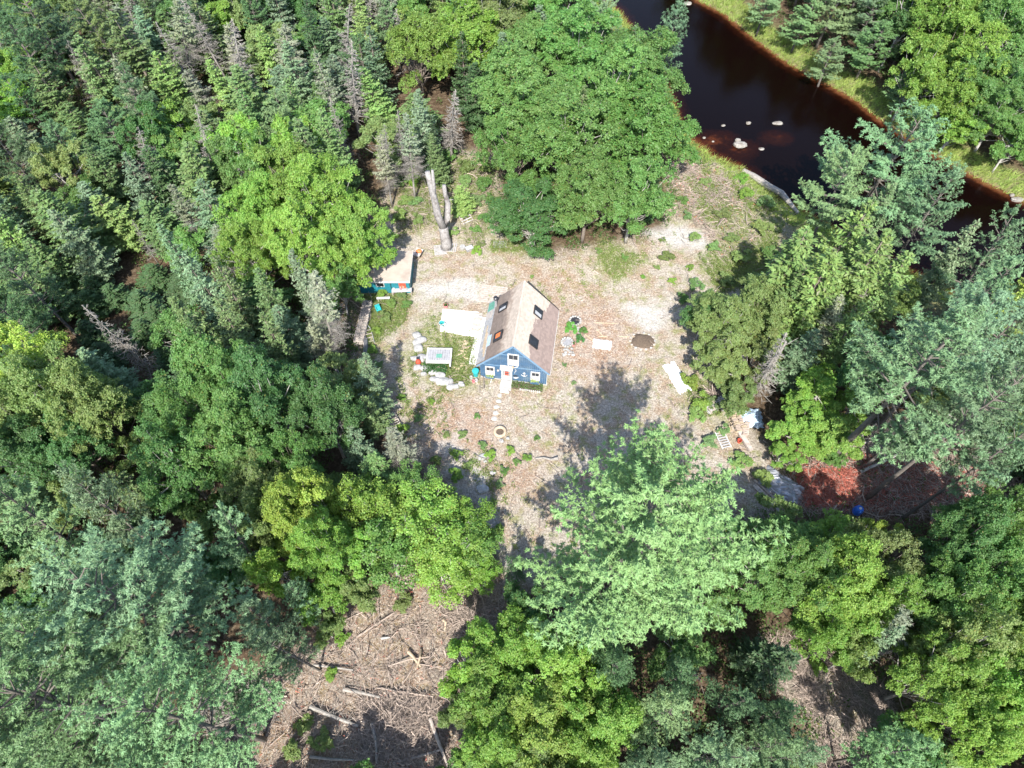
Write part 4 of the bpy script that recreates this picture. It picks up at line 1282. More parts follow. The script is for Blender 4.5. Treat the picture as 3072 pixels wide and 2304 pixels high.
# potting bench before the shed
p = N(1208, 884)
bn = empty('potting_bench', p, .06, 'narrow weathered potting bench in front of the teal shed', 'bench')
for k in range(3): MB().box(-1.15, 1.15, -.3 + k * .2, -.12 + k * .2, .78, .82).build('slat', M['blind'], bn)
for x in (-1.05, 0, 1.05):
    for y in (-.25, .25): MB().box(x - .04, x + .04, y - .04, y + .04, 0, .779).build('leg', M['oldwood'], bn)
for j, (a, mt) in enumerate([(-.9, 'white'), (-.1, 'pink'), (.6, 'concrete')]):
    o = MB().lathe([(.09, 0), (.13, .2), (.1, .2), (.08, .03)], 10).build('plant_pot', M[mt]); o.location = (p[0] + a, p[1] + .05, .82)
    tag(o, ['white pot on the left end of the potting bench', 'pink pot at the middle of the potting bench', 'grey pot towards the right end of the potting bench'][j], 'pot')
o = empty('plank_table', N(1152, 903), .05, 'pale plank on trestles left of the potting bench', 'plank table')
MB().box(-.75, .75, -.14, .14, .5, .56).build('top', M['white'], o)
for x in (-.6, .6): MB().box(x - .04, x + .04, -.13, .13, 0, .499).build('leg', M['oldwood'], o)
o = empty('garden_chair', N(1137, 934), .5, 'teal plastic chair among weeds below the shed', 'chair')
MB().box(-.28, .28, -.26, .26, .40, .45).build('seat', M['cyan'], o); MB().box(-.28, .28, .265, .31, .40, .9).build('backrest', M['cyan'], o)
for x in (-.24, .24):
    for y in (-.22, .22): MB().box(x - .025, x + .025, y - .025, y + .025, 0, .399).build('leg', M['cyan'], o)
    MB().box(x - .03, x + .03, -.24, .26, .62, .66).build('armrest', M['cyan'], o)
# wheelbarrow by the shed
p = N(1256, 768)
wb = empty('wheelbarrow', p, -.3, 'white wheelbarrow with an orange-red load at the right side of the shed', 'wheelbarrow')
mb = MB(); mb.add([[-.3, -.45, .3], [.3, -.45, .3], [.3, .35, .3], [-.3, .35, .3], [-.45, -.6, .65], [.45, -.6, .65], [.45, .6, .65], [-.45, .6, .65]], [[0, 3, 2, 1], [0, 1, 5, 4], [1, 2, 6, 5], [2, 3, 7, 6], [3, 0, 4, 7]])
mb.build('tray', M['white'], wb)
MB().rock((0, .25, .62), .34, .3, .2, 5).build('load', M['orange'], wb)
mb = MB(); mb.tube([(-.3, -1.2, .6), (-.3, .5, .28), (-.06, .8, .2)], .025, 5); mb.tube([(.3, -1.2, .6), (.3, .5, .28), (.06, .8, .2)], .025, 5); mb.build('handle', M['wood'], wb)
tt = np.linspace(0, 6.28, 13); mb = MB(); mb.tube(np.column_stack([np.zeros(13), .8 + .17 * np.cos(tt), .2 + .17 * np.sin(tt)]), .04, 6); mb.build('wheel', M['darkmetal'], wb)


def pallet(p, rz, label, tilt=0, w=1.2, l=1.0, ns_=7, mt='blind', zoff=0):
    o = empty('pallet', p, rz, label, 'pallet', 'pallets in the yard')
    o.rotation_euler = (tilt, 0, rz); o.location.z += zoff
    for k in range(ns_):
        y = -l / 2 + k * l / (ns_ - 1)
        MB().box(-w / 2, w / 2, y - .05, y + .05, .10, .125).build('slat', M[mt], o)
    for x in (-w / 2 + .05, 0, w / 2 - .05): MB().box(x - .04, x + .04, -l / 2, l / 2, 0, .098).build('bearer', M['oldwood'], o)
    return o


pallet(N(1321, 751), .15, 'pale slatted pallet left of the snag foot', 0, 1.5, 1.5, 8)
pallet(N(1352, 744), 1.5, 'pale slatted pallet right of the snag foot', 0, 1.4, 1.3, 7)
pallet(N(1396, 657), .6, 'pale pallet propped on the slope right of the snag', .5, 1.5, 1.4, 5, zoff=.3)
pallet(N(1500, 735), 0, 'dark metal-grey pallet under the edge of the dark maple', 0, 1.6, 1.0, 6, 'metal')
pallet(N(1172, 1272), .5, 'dark pallet stack lying by the grey spruce left of the yard', 0, 1.8, 1.6, 7, 'oldwood', .25)
o = MB().lathe([(.33, 0), (.36, .15), (.33, .42)], 12).build('tree_stump', M['rock']); o.location = N(1388, 746); tag(o, 'pale round stump block between the pallets and the grey tote', 'stump')
o = empty('storage_tote', N(1408, 750), .5, 'grey-lavender lidded tote right of the pallets', 'tote')
MB().box(-.42, .42, -.27, .27, 0, .38).build('body', M['metal'], o); MB().box(-.46, .46, -.31, .31, .382, .44).build('lid', M['blind'], o)

# forked snag
base = N(1340, 742)
sg = empty('snag', base, 0, 'huge pale weathered snag with two broken forks standing on pallets', 'dead tree')
V = lambda q, z: N(q[0], q[1], z) - base


def axpt(q, z): v = V(q, z); return (v[0], v[1], z)


fork = axpt((1330, 682), 2.6)
mb = MB(); mb.tube([(0, 0, -.1), (.0, 0, .6), (fork[0] * .7, fork[1] * .7, 1.8), fork], [.82, .66, .56, .56], 14); mb.build('trunk', M['snag'], sg, True)
mb = MB(); mb.tube([fork, axpt((1314, 648), 4.2), axpt((1304, 600), 6.4), axpt((1290, 548), 8.6), axpt((1282, 515), 10.0)], [.48, .46, .40, .34, .30], 12); L1 = mb.build('limb', M['snag'], sg, True)
mb = MB(); mb.tube([axpt((1304, 600), 6.4), axpt((1302, 560), 8.2), axpt((1297, 510), 10.4)], [.2, .2, .14], 9); mb.build('limb', M['snag'], sg, True)
mb = MB(); mb.tube([axpt((1333, 685), 2.5), axpt((1342, 655), 3.6), axpt((1344, 610), 5.4), axpt((1335, 580), 6.6), axpt((1332, 556), 7.8)], [.36, .38, .32, .26, .22], 12); mb.build('limb', M['snag'], sg, True)
mb = MB()
for q, z, dx in [((1300, 590), 6.8, -.5), ((1345, 600), 5.8, .6), ((1310, 640), 4.6, -.5), ((1340, 640), 4.2, .4)]:
    v = axpt(q, z); mb.tube([v, (v[0] + dx, v[1] - .1, v[2] + .15)], [.07, .03], 6)
for k in range(16):
    z = random.uniform(.5, 9.5); q = (1304 + (1340 - 1304) * max(0, 1 - z / 6) - max(0, z - 6.4) * 6, 742 - z * 24)
    v = axpt(q, z); an_ = random.uniform(0, 6.28); r_s = random.uniform(.45, .8)
    mb.tube([v, (v[0] + math.cos(an_) * r_s, v[1] + math.sin(an_) * r_s, v[2] + random.uniform(-.1, .4))], [.06, .02], 5)
mb.build('branch_stub', M['snag'], sg)
thin = N(1282, 515)

# ------------------------------------------------------------------ left garden
cf = empty('cold_frame', N(1319, 1076), -.02, 'white-framed cold frame with a grey screen top and a side darkened as shadow', 'cold frame')
for a in ((-1.35, -1.22, -1.0, 1.0), (1.2, 1.35, -1.4, 1.0)): MB().box(a[0], a[1], a[2], a[3], .52, .62).build('rail', M['white'], cf)
MB().box(-1.218, 1.198, .88, 1.0, .52, .62).build('rail', M['white'], cf); MB().box(-1.218, 1.198, -1.0, -.62, .52, .62).build('rail', M['white'], cf)
MB().box(-1.218, 1.198, -.618, .878, .54, .57).build('screen', M['metal'], cf)
for k in range(9): MB().box(-1.1 + k * .26, -1.06 + k * .26, -.6, .86, .572, .60).build('slat', M['blind'], cf)
MB().box(-1.3, 1.3, .9, .98, 0, .519).build('side_board', M['darkmetal'], cf); MB().box(1.22, 1.33, -1.39, .88, 0, .519).build('side_board', M['darkmetal'], cf); MB().box(-1.33, -1.24, -.98, .88, 0, .519).build('side_board', M['oldwood'], cf)  # right board coloured dark to stand in for the shadow on that side
MB().box(-.3, .3, -.3, .2, .603, .62).build('green_sheet', M['green'], cf)
rocks = [(1251, 1008, .55, .45, 'topmost white rounded boulder of the left garden border'), (1263, 1022, .62, .5, 'largest white boulder near the top of the left garden border'), (1250, 1030, .42, .5, 'white boulder wedged on the outside of the left garden border'),
         (1254, 1048, .55, .62, 'tall white boulder midway down the left garden border'), (1246, 1078, .6, .3, 'flat white boulder beside the red chiminea'), (1272, 1078, .85, .62, 'broad grey-white slab boulder next to the cold frame'),
         (1252, 1105, .5, .45, 'yellowish-white block below the red chiminea'), (1278, 1108, .6, .4, 'speckled grey boulder below the slab boulder'), (1272, 1124, .35, .28, 'small pinkish boulder below the plant bed'),
         (1303, 1120, .6, .4, 'green-stained boulder at the foot of the plant bed'), (1307, 1141, .8, .32, 'long grey-white stone running to the square white stone'), (1332, 1146, .85, .6, 'square white boulder south of the garden'),
         (1350, 1150, .4, .55, 'tan leaning stone right of the square white boulder'), (1352, 1163, .5, .4, 'grey stone between the square boulder and the path stones'), (1366, 1163, .45, .3, 'white flat stone at the end of the boulder row'),
         (1384, 1156, .38, .28, 'lone pale stone below the cyan bin'), (1322, 1129, .6, .42, 'teal-grey mossy boulder beside the dark log')]
for i, (a, b_, rx, ry, lb) in enumerate(rocks):
    o = MB().rock((0, 0, .13), rx * .95, ry * .95, .34, 40 + i, 3).build('boulder', M['rock']); o.location = N(a, b_); o.rotation_euler = (0, 0, random.uniform(-.4, .4))
    tag(o, lb, 'boulder', 'pale boulders of the left garden')
ch = empty('chiminea', N(1256, 1090), 0, 'small red clay chiminea among the white boulders', 'chiminea')
MB().lathe([(.22, 0), (.32, .25), (.26, .5), (.12, .75), (.12, .95)], 14).build('body', M['red'], ch); MB().lathe([(.15, .952), (.15, 1.0)], 12).build('rim', M['darkmetal'], ch)
gb = empty('plant_bed', N(1306, 1104), 0, 'dense green vegetable bed just below the cold frame', 'plant bed')
MB().box(-1.2, 1.2, -.8, .8, 0, .08).build('soil', M['dirt'], gb)
k = 1500; mb = MB(); cc = np.column_stack([rng.uniform(-1.25, 1.25, k), rng.uniform(-.85, .85, k), .1 + rng.uniform(0, .45, k)])
mb.rhomb(cc, unit(rng.normal(size=(k, 3)) * .7 + [0, 0, 1]), rng.normal(size=(k, 3)), .20, .11); f = mb.build('foliage', M['leaf'], gb); f.color = (.05, .12, .035, 1)
for i, (a, b_) in enumerate([(1396, 1027), (1397, 1039), (1390, 1053), (1385, 1063), (1393, 1073), (1372, 1090), (1386, 1094), (1376, 1105)]):
    o = MB().rock((0, 0, .0), random.uniform(.3, .5), random.uniform(.2, .32), .06, 70 + i).build('stepping_stone', M['wood']); o.location = N(a, b_)
    tag(o, ['uppermost', 'second', 'third', 'fourth', 'fifth', 'sixth', 'seventh', 'lowest'][i] + ' yellowish stepping stone between cold frame and house', 'stone', 'yellowish stepping stones')
lg = MB(); q0, q1 = N(1348, 1128, .2), N(1362, 1150, .15); lg.tube([(0, 0, 0), tuple(q1 - q0)], [.09, .07], 7); o = lg.build('short_log', M['bark']); o.location = q0
tag(o, 'short dark log leaning on the tan stone', 'log')


# ------------------------------------------------------------------ wood piles and junk
def woodpile(p, rz, nx_, nz_, label, L=.42, r=.075, mats=('oldwood', 'wood'), ny_=1):
    o = empty('woodpile', p, rz, label, 'woodpile', 'stacked firewood')
    lm = [MB().lathe([(r * random.uniform(.8, 1.05), 0), (r * random.uniform(.8, 1.05), L)], 6) for _ in range(3)]
    meshes = []
    for i, b_ in enumerate(lm):
        me_ = mesh_from(b_, 'log'); me_.materials.append(M[mats[i % len(mats)]]); meshes.append(me_)
    for j in range(ny_):
        for z in range(nz_):
            for x in range(nx_ - (z % 2)):
                k = bpy.data.objects.new('log', random.choice(meshes)); C.objects.link(k); k.parent = o
                k.location = ((x + .5 * (z % 2) - nx_ / 2) * r * 2.05, j * (L + .05) - L / 2 + random.uniform(-.06, .06), r + z * r * 1.78)
                k.rotation_euler = (-math.pi / 2 + random.uniform(-.08, .08), random.uniform(-.1, .1), random.uniform(-.12, .12))
    return o


woodpile(N(1100, 972), math.pi / 2 - .05, 34, 5, 'long dark grey woodpile along the left edge of the yard', .5, .085, ('oldwood', 'dead'), 2)
woodpile(N(2150, 1226), .5, 13, 5, 'pale split woodpile nearest the yard edge, at right', .5, .085, ('blind', 'oldwood'), 2)
woodpile(N(2185, 1222), .3, 11, 5, 'pale woodpile behind the first one', .5, .085, ('blind', 'wood'), 2)
woodpile(N(2209, 1260), 1.75, 18, 6, 'tan brick-like woodpile beside the pale blue tarp', .5, .085, ('wood', 'stick'), 2)
woodpile(N(2234, 1294), 1.2, 10, 5, 'dark brown woodpile below the pale blue tarp', .5, .085, ('stick', 'oldwood'), 1)
woodpile(N(2182, 1292), .2, 12, 3, 'loose low woodpile above the ladder', .5, .085, ('wood', 'oldwood'), 1)
woodpile(N(2214, 1096), 1.0, 16, 5, 'white weathered slab pile under the olive bushes', .7, .09, ('blind', 'dead'), 1)
o = empty('old_sled', N(1108, 1012), .3, 'grey curved frame leaning at the lower end of the long woodpile', 'sled')
mb = MB(); mb.tube([(-.4, -1, .1), (-.4, .6, .5), (-.2, 1, .8)], .04, 5); mb.tube([(.4, -1, .1), (.4, .6, .5), (.2, 1, .8)], .04, 5); mb.build('runner', M['metal'], o)
for k in range(4): MB().box(-.4, .4, -.8 + .45 * k, -.72 + .45 * k, .2 + .11 * k, .24 + .11 * k).build('slat', M['oldwood'], o)
o = empty('metal_sheet_stack', N(1099, 1045), .1, 'upright grey metal sheets below the long woodpile', 'metal sheets')
for k in range(3): MB().box(-.1 + .12 * k, -.06 + .12 * k, -1.2, .9, 0, .9 - .1 * k).build('sheet', M['metal'], o)


def drape(p, rx, ry, h, mat, name, label, cat, seed=0, rz=0):
    r = np.random.default_rng(seed); n_ = 16
    u = np.linspace(-1, 1, n_); A_, B_ = np.meshgrid(u, u)
    e = np.clip(1 - np.maximum(abs(A_), abs(B_)) ** 3, 0, 1)
    z = h * e * (.75 + .2 * np.sin(A_ * 4 + seed) * np.cos(B_ * 5)) + r.normal(size=A_.shape) * h * .07 + .05
    v = np.stack([A_ * rx * (1 + .06 * r.normal(size=A_.shape)), B_ * ry * (1 + .05 * r.normal(size=A_.shape)), np.maximum(z, .02)], -1).reshape(-1, 3)
    i = np.arange((n_ - 1) ** 2); rr_, cc_ = i // (n_ - 1), i % (n_ - 1); a = rr_ * n_ + cc_
    mb = MB(); mb.add(v, np.stack([a, a + 1, a + n_ + 1, a + n_], 1))
    o = mb.build(name, M[mat]); o.location = p; o.rotation_euler = (0, 0, rz)
    return tag(o, label, cat)


drape(N(2238, 1255), 1.6, 1.1, .9, 'bluetarp', 'tarp', 'pale blue tarp over a heap beside the tan woodpile', 'tarp', 1)
drape(N(2345, 1462), 2.1, 1.25, 1.0, 'silver', 'tarp', 'large silver tarp over a heap at the right edge of the yard', 'tarp', 2, -.7)
drape(N(2030, 1133), .75, 1.9, .5, 'tarp', 'tarp', 'white tarp lying against the bushes at the right yard edge', 'tarp', 3, .35)
drape(N(1806, 1034), 1.0, .62, .25, 'tarp', 'tarp', 'small bright white sheet on the ground right of the house', 'tarp', 4, -.15)


def board(a, b_, w, h, mat, label, name='board', z0=.1, z1=.1, cat='board'):
    p0, p1 = N(*a, z0), N(*b_, z1)
    mb = MB(); mb.beam((0, 0, 0), tuple(p1 - p0), w, h); o = mb.build(name, M[mat]); o.location = p0
    return tag(o, label, cat)


board((2211, 1284), (2254, 1352), .45, .3, 'oldwood', 'thick grey beam running between the woodpiles and the shrubs', z0=.4, z1=.3, cat='beam', name='beam')
for i, (a, b_, w) in enumerate([((2262, 1439), (2350, 1520), .2), ((2262, 1454), (2330, 1522), .45), ((2275, 1470), (2345, 1540), .3), ((2278, 1436), (2360, 1505), .12)]):
    board(a, b_, w, .12, ['oldwood', 'oldwood', 'dead', 'blind'][i], ['long grey board directly beside the silver tarp', 'widest grey timber left of the silver tarp', 'outer weathered timber farthest from the silver tarp', 'thin pale lath touching the silver tarp'][i], z0=.15 + .1 * i, z1=.15 + .1 * i)
ld = empty('ladder', N(2170, 1320), 0, 'pale wooden ladder lying at the right yard edge', 'ladder')
q0, q1 = N(2157, 1297) - N(2170, 1320), N(2180, 1346) - N(2170, 1320)
dl = unit(q1 - q0); nl_ = np.array([-dl[1], dl[0], 0])
Ll = np.linalg.norm(q1 - q0)
for s_ in (-.45, .45):
    mb = MB(); mb.beam(tuple(q0 + nl_ * s_ + [0, 0, .12]), tuple(q1 + nl_ * s_ + [0, 0, .12]), .1, .1); mb.build('rail', M['white'], ld)
for k in range(7):
    c_ = q0 + dl * Ll * (k + .5) / 7 + [0, 0, .12]
    mb = MB(); mb.beam(tuple(c_ - nl_ * .395), tuple(c_ + nl_ * .395), .09, .07); mb.build('rung', M['blind'], ld)
o = empty('bucket', N(2216, 1326), 0, 'red bucket among the junk right of the ladder', 'bucket'); MB().lathe([(.18, 0), (.24, .4), (.2, .4), (.16, .03)], 12).build('body', M['red'], o)
tt = np.linspace(0, math.pi, 7); mb = MB(); mb.tube(np.column_stack([.24 * np.cos(tt), np.zeros(7), .38 + .16 * np.sin(tt)]), .015, 4); mb.build('handle', M['darkmetal'], o)
o = empty('barrel', N(2566, 1538), 0, 'bright blue plastic barrel by the rust-red brush', 'barrel')
MB().lathe([(.30, 0), (.38, .15), (.40, .55), (.38, .9), (.30, 1.05)], 16).build('body', M['bluep'], o)
for z in (.3, .72): MB().lathe([(.405, z), (.425, z + .03), (.405, z + .06)], 16).build('hoop', M['bluep'], o)
MB().lathe([(.12, 1.052), (.12, 1.1)], 10).build('bung', M['white'], o)

# right lawn: planters, frame, fire ring, sticks
for i, (a, b_, lb, r) in enumerate([(1725, 966, 'dark-topped stone ring planter above the green lawn shrub', .62), (1701, 1030, 'grey round barrel planter with pale stones spilling below it', .6)]):
    o = empty('stone_planter', N(a, b_), 0, lb, 'planter', 'round planters right of the house')
    for k in range(13):
        an_ = k / 13 * 6.28
        MB().rock((r * math.cos(an_), r * math.sin(an_), .2), .17, .15, .22, 90 + k + 20 * i, 1).build('stone', M['rock'], o)
    MB().lathe([(r * .9, 0), (r * .9, .26)], 14).build('soil', M['darkmetal'] if i == 0 else M['metal'], o)
    for k in range(7 * (i + 1)):
        MB().rock((random.uniform(-.6, .7), -r - .15 - random.uniform(0, .9), .06), .2, .16, .12, 130 + k, 1).build('stone', M['rock'], o)
rp = empty('ring_planter', N(1500, 1298), 0, 'white ring planter with dry soil standing alone on the front lawn', 'planter')
tt = np.linspace(0, 6.2832, 25); mb = MB(); mb.tube(np.column_stack([.52 * np.cos(tt), .52 * np.sin(tt), np.full(25, .22)]), .17, 8, False); mb.build('ring', M['wood'], rp, True)
MB().lathe([(.4, 0), (.4, .2)], 14).build('soil', M['dirt'], rp)
for i, (a, b_, rx, lb) in enumerate([(1448, 1372, .5, 'grey-white angular rock on the worn track'), (1446, 1468, .65, 'flat grey rock at the foot of the worn track'), (1523, 1316, .2, 'small white stone right of the ring planter'), (1456, 1386, .2, 'little grey stone next to the angular rock'),
                                    (1478, 1420, .3, 'tan stone lower on the worn track'), (1492, 1286, .3, 'stone above the ring planter'), (1504, 1324, .3, 'stone touching the underside of the ring planter')]):
    o = MB().rock((0, 0, .08), rx, rx * .75, .18, 150 + i).build('rock', M['rock']); o.location = N(a, b_); tag(o, lb, 'rock')
o = MB().tube([(-1.1, .1, .15), (-.3, .15, .22), (.4, -.05, .2), (1.1, .0, .35)], [.06, .1, .12, .2], 7).build('driftwood', M['dead']); o.location = N(1640, 1380); tag(o, 'curved pale driftwood in the shade of the huge pine', 'driftwood')
for i, (a, b_, c_, e_, lb) in enumerate([(1755, 1003, 1785, 1026, 'left side board of the small garden frame'), (1790, 988, 1812, 1012, 'upper side board of the small garden frame'), (1760, 993, 1776, 981, 'brown stick above the garden frame'),
                                     (1795, 1010, 1822, 1009, 'lower board of the small garden frame'), (1856, 1009, 1918, 1011, 'long thin pole lying right of the garden frame'), (1782, 968, 1852, 970, 'upper thin pole lying above the garden frame'),
                                     (1812, 1128, 1840, 1143, 'pale lath at the rim of the big pine shadow')]):
    board((a, b_), (c_, e_), .1, .08, 'wood', lb, z0=.06, z1=.08)
fp = empty('fire_pit', N(1927, 1024), 0, 'dark burnt mound inside a ring right of the white sheet', 'fire pit')
MB().rock((0, 0, 0), 1.2, 1.0, .28, 170, 3).build('ash_mound', M['dirt'], fp)
for k in range(14): MB().rock((1.35 * math.cos(k * .449), 1.15 * math.sin(k * .449), .05), .18, .14, .12, 171 + k, 1).build('stone', M['rock'] if k % 3 == 0 else M['oldwood'], fp)
for i, (a, b_, col, lb) in enumerate([(1711, 988, (.10, .26, .05), 'bright green shrub between the two round planters'), (1748, 1002, (.10, .2, .05), 'green plant right of the bright lawn shrub'), (1737, 1022, (.06, .18, .05), 'dark green clump beside the small pot'),
                                      (1484, 1040, (.12, .2, .05), 'weed clump at the left wall of the house')]):
    p = N(a, b_); plant('bush', p[:2], .75 if i == 0 else .5, .8, col, lb)
# river stones and bank log
for i, (a, b_, rx, ry, h, lb) in enumerate([(2218, 437, 1.5, 1.1, .55, 'largest white boulder in the river'), (2212, 428, .7, .6, .6, 'round white boulder stuck to the largest river boulder'), (2333, 371, 1.3, .55, .35, 'long white boulder farther out in the river'),
                                            (2245, 371, .6, .4, .3, 'small white rock in mid-river left of the long boulder'), (2285, 447, .7, .5, .12, 'tan rock barely showing right of the largest boulder'), (2112, 414, .35, .3, .2, 'tiny white rock close to the near bank'),
                                            (2170, 377, .5, .4, .15, 'tan rock at the head of the river shoal'), (2139, 425, .3, .25, .15, 'tiny stone between shoal and near bank'), (2063, 12, 1.2, .8, .3, 'white boulder at the far bank by the top edge'), (3050, 600, 1.3, .7, .35, 'white boulder at the far bank by the right edge'), (3035, 587, .6, .4, .3, 'smaller stone beside the right edge boulder')]):
    o = MB().rock((0, 0, -.62 + h * .25), rx * .62, ry * .62, h * .8, 200 + i).build('river_boulder', M['wetrock']); o.location = N(a, b_, -.6); o.location.z = 0; tag(o, lb, 'boulder', 'boulders in the river')
pts = [N(2230, 512, -.3), N(2262, 530, -.1), N(2310, 562, .0), N(2345, 580, .1), N(2395, 640, .1)]
mb = MB(); mb.tube([tuple(p - pts[0]) for p in pts], [.32, .42, .45, .4, .2], 9); o = mb.build('rotten_log', M['dead']); o.location = pts[0]; tag(o, 'long pale rotten log along the near river bank', 'log')
# birch log seen through the corner pine, fallen logs of the slash
logs = [(65, 2055, 160, 1990, .28, 'birch', 'white birch log showing through the lower left pines', 9), (1069, 1912, 1182, 1838, .12, 'stick', 'long straight pale pole at the top of the log clearing', .3), (1030, 2068, 1140, 2092, .22, 'dead', 'thick curved log at the left of the log clearing', .3),
        (930, 2120, 1075, 2178, .24, 'dead', 'thick log lying under the curved one', .3), (1130, 2062, 1300, 2090, .11, 'stick', 'long thin log crossing the middle of the log clearing', .4), (1115, 2170, 1130, 2290, .2, 'dead', 'short thick log pointing down in the log clearing', .3),
        (1290, 2155, 1345, 2300, .22, 'oldwood', 'mossy dark log along the right side of the log clearing', .4), (1160, 2000, 1290, 1970, .1, 'stick', 'slim log below the crossed stumps', .3), (1225, 1955, 1262, 2000, .2, 'wood', 'split log of the crossed pair', .4), (1262, 1950, 1250, 2005, .16, 'wood', 'upright piece of the crossed pair', .6),
        (1330, 1860, 1334, 1890, .18, 'wood', 'short tan block in the log clearing', .2), (1145, 1915, 1170, 1912, .16, 'concrete', 'tiny white log end in the log clearing', .25), (940, 1995, 1060, 2010, .14, 'dead', 'pale pole at the far left of the log clearing', .4),
        (780, 2050, 860, 2110, .14, 'dead', 'grey branch under the lower left pine edge', .4), (930, 2270, 1060, 2280, .16, 'dead', 'pale log by the bottom edge of the log clearing', .3), (1180, 2290, 1320, 2250, .18, 'oldwood', 'dark log at the bottom right of the log clearing', .3),
        (2321, 2013, 2451, 1957, .2, 'bark', 'dark leaning trunk above the dirt patch', 1.5), (2580, 1975, 2690, 1950, .22, 'dead', 'dead pale branchy trunk in the right maples', 2.5), (2575, 2130, 2620, 2300, .12, 'bark', 'dark pole lying down the dirt patch', .3),
        (2580, 1416, 2770, 1323, .22, 'birch', 'long bare fallen trunk below the tall pines', 1.2), (2530, 1340, 2650, 1255, .2, 'dead', 'first pale fallen trunk in the tangle under the tall pines', 1.4), (2690, 1372, 2790, 1308, .16, 'birch', 'shorter fallen trunk beside the long bare one', 1.2),
        (2520, 1330, 2640, 1318, .12, 'dead', 'level pale pole at the left of the pine tangle', .8), (2900, 1384, 3025, 1314, .18, 'birch', 'thin slanting trunk near the right edge', 1.5), (2060, 2000, 2100, 2040, .15, 'dead', 'grey stick log under the middle pines', 1.0)]
for i, (a, b_, c_, e_, r, mt, lb, z) in enumerate(logs):
    p0, p1 = N(a, b_, r if z < 1 else (z if z > 5 else r)), N(c_, e_, z)
    md = (p0 + p1) / 2 + rng.normal(size=3) * .12
    if z > 5: z = 5
    mb = MB(); mb.tube([(0, 0, 0), tuple(md - p0), tuple(p1 - p0)], [r * .75, r * .62, r * .4], 8)
    if z >= 1 or i in (1, 3, 4):
        n_ = 26; t_ = rng.uniform(.15, 1, n_); c0 = (p1 - p0) * t_[:, None]; mb.sticks(c0, c0 + rng.normal(size=(n_, 3)) * [.6, .6, .45], .02, .008, 3)
    o = mb.build('fallen_log', M[mt]); o.location = p0; tag(o, lb, 'log', 'fallen logs and trunks')


for a_n, z, r, lean, lb in [((2247, 1198), 9.5, .26, (.5, .3), 'leaning pale trunk with bare side twigs above the woodpiles'), ((2502, 1073), 8.0, .18, (.3, .2), 'thin leaning bare trunk in the dark hollow right of the yard'), ((2600, 1395), 7.5, .17, (.6, .3), 'bare pole trunk under the left edge of the tall pines'), ((2720, 1365), 7.0, .15, (.4, .5), 'second bare pole under the tall pines'), ((2850, 1420), 7.5, .18, (.5, .2), 'bare trunk rising from the rust-red brush'), ((2130, 1130), 6.5, .12, (.3, .2), 'slim bare trunk at the right yard edge')]:
    p0 = N(*a_n); mb = MB(); e = np.array([lean[0], lean[1], z])
    mb.tube([(0, 0, 0), tuple(e * .5 + [.1, 0, 0]), tuple(e)], [r, r * .75, r * .4], 8)
    n_ = 46; t_ = rng.uniform(.25, 1, n_); c0 = e * t_[:, None]; mb.sticks(c0, c0 + unit(rng.normal(size=(n_, 3)) * [1, 1, .4]) * rng.uniform(.5, 1.6, (n_, 1)), .03, .01, 3)
    o = mb.build('bare_trunk', M['dead']); o.location = p0; tag(o, lb, 'dead tree')


# ------------------------------------------------------------------ countless small stuff
def scatter_in(poly, n_):
    lo, hi = poly.min(0), poly.max(0); out = []
    while sum(map(len, out)) < n_:
        q = rng.uniform(lo, hi, (n_ * 2, 2)); out.append(q[inpoly(q, poly)])
    return np.concatenate(out)[:n_]


def on_ground(q, dz=0.0):
    return np.column_stack([q, ground_z(q) + dz])


hpoly = np.array([hp(x, y)[:2] for x, y in ((-.1, -.1), (HW + .1, -.1), (HW + .1, HL + .1), (-.1, HL + .1))])
spoly = np.array([(sx0, sy0), (sx1, sy0), (sx1, sy1), (sx0, sy1)])
rvq = lambda q: sdist(q, RIVER)


def away(q):
    return q[(~inpoly(q, hpoly)) & (~inpoly(q, spoly))]


# dry grass and chips on the yard
q = away(np.concatenate([scatter_in(wYARD, 60000), scatter_in(wSLASH, 14000), scatter_in(wSLASH2, 5000)]))
a = rng.uniform(0, 6.28, len(q)); L = rng.uniform(.08, .34, len(q))
d = np.column_stack([np.cos(a), np.sin(a), rng.uniform(0, .35, len(q))])
mb = MB(); mb.blade(on_ground(q, .02), unit(d), L, rng.uniform(.02, .05, len(q)), unit(np.column_stack([-np.sin(a), np.cos(a), np.zeros(len(q))])))
tag(mb.build('dry_straw', M['litter']), 'dry straw and wood chips strewn over the yard', 'straw', kind='stuff')
# green weeds in patches
qs = []
for gpoly, n_ in zip(wGREEN, (1300, 7500, 1500, 300, 500, 600, 3600)):
    qs.append(scatter_in(gpoly, n_))
w_all = scatter_in(wYARD, 26000); m_ = (wob(w_all, .9, 1.0) > .95) | (sdist(w_all, wLAWN) < wob(w_all, .6, 1.6) - 1.2); qs.append(w_all[m_])
q = away(np.concatenate(qs)); keep = wob(q * 1.7, .8, 1) > -.35; q = q[keep]
k = 7; cc = np.repeat(on_ground(q), k, 0) + rng.normal(size=(len(q) * k, 3)) * [.13, .13, .0] + np.column_stack([np.zeros(len(q) * k), np.zeros(len(q) * k), rng.uniform(.03, .28, len(q) * k)])
mb = MB(); mb.rhomb(cc, unit(rng.normal(size=cc.shape) * .7 + [0, 0, 1]), rng.normal(size=cc.shape), rng.uniform(.10, .24, len(cc)), .08)
o = mb.build('weeds', M['leaf']); o.color = (.16, .21, .06, 1); tag(o, 'low green weeds in loose patches around the yard', 'weeds', kind='stuff')
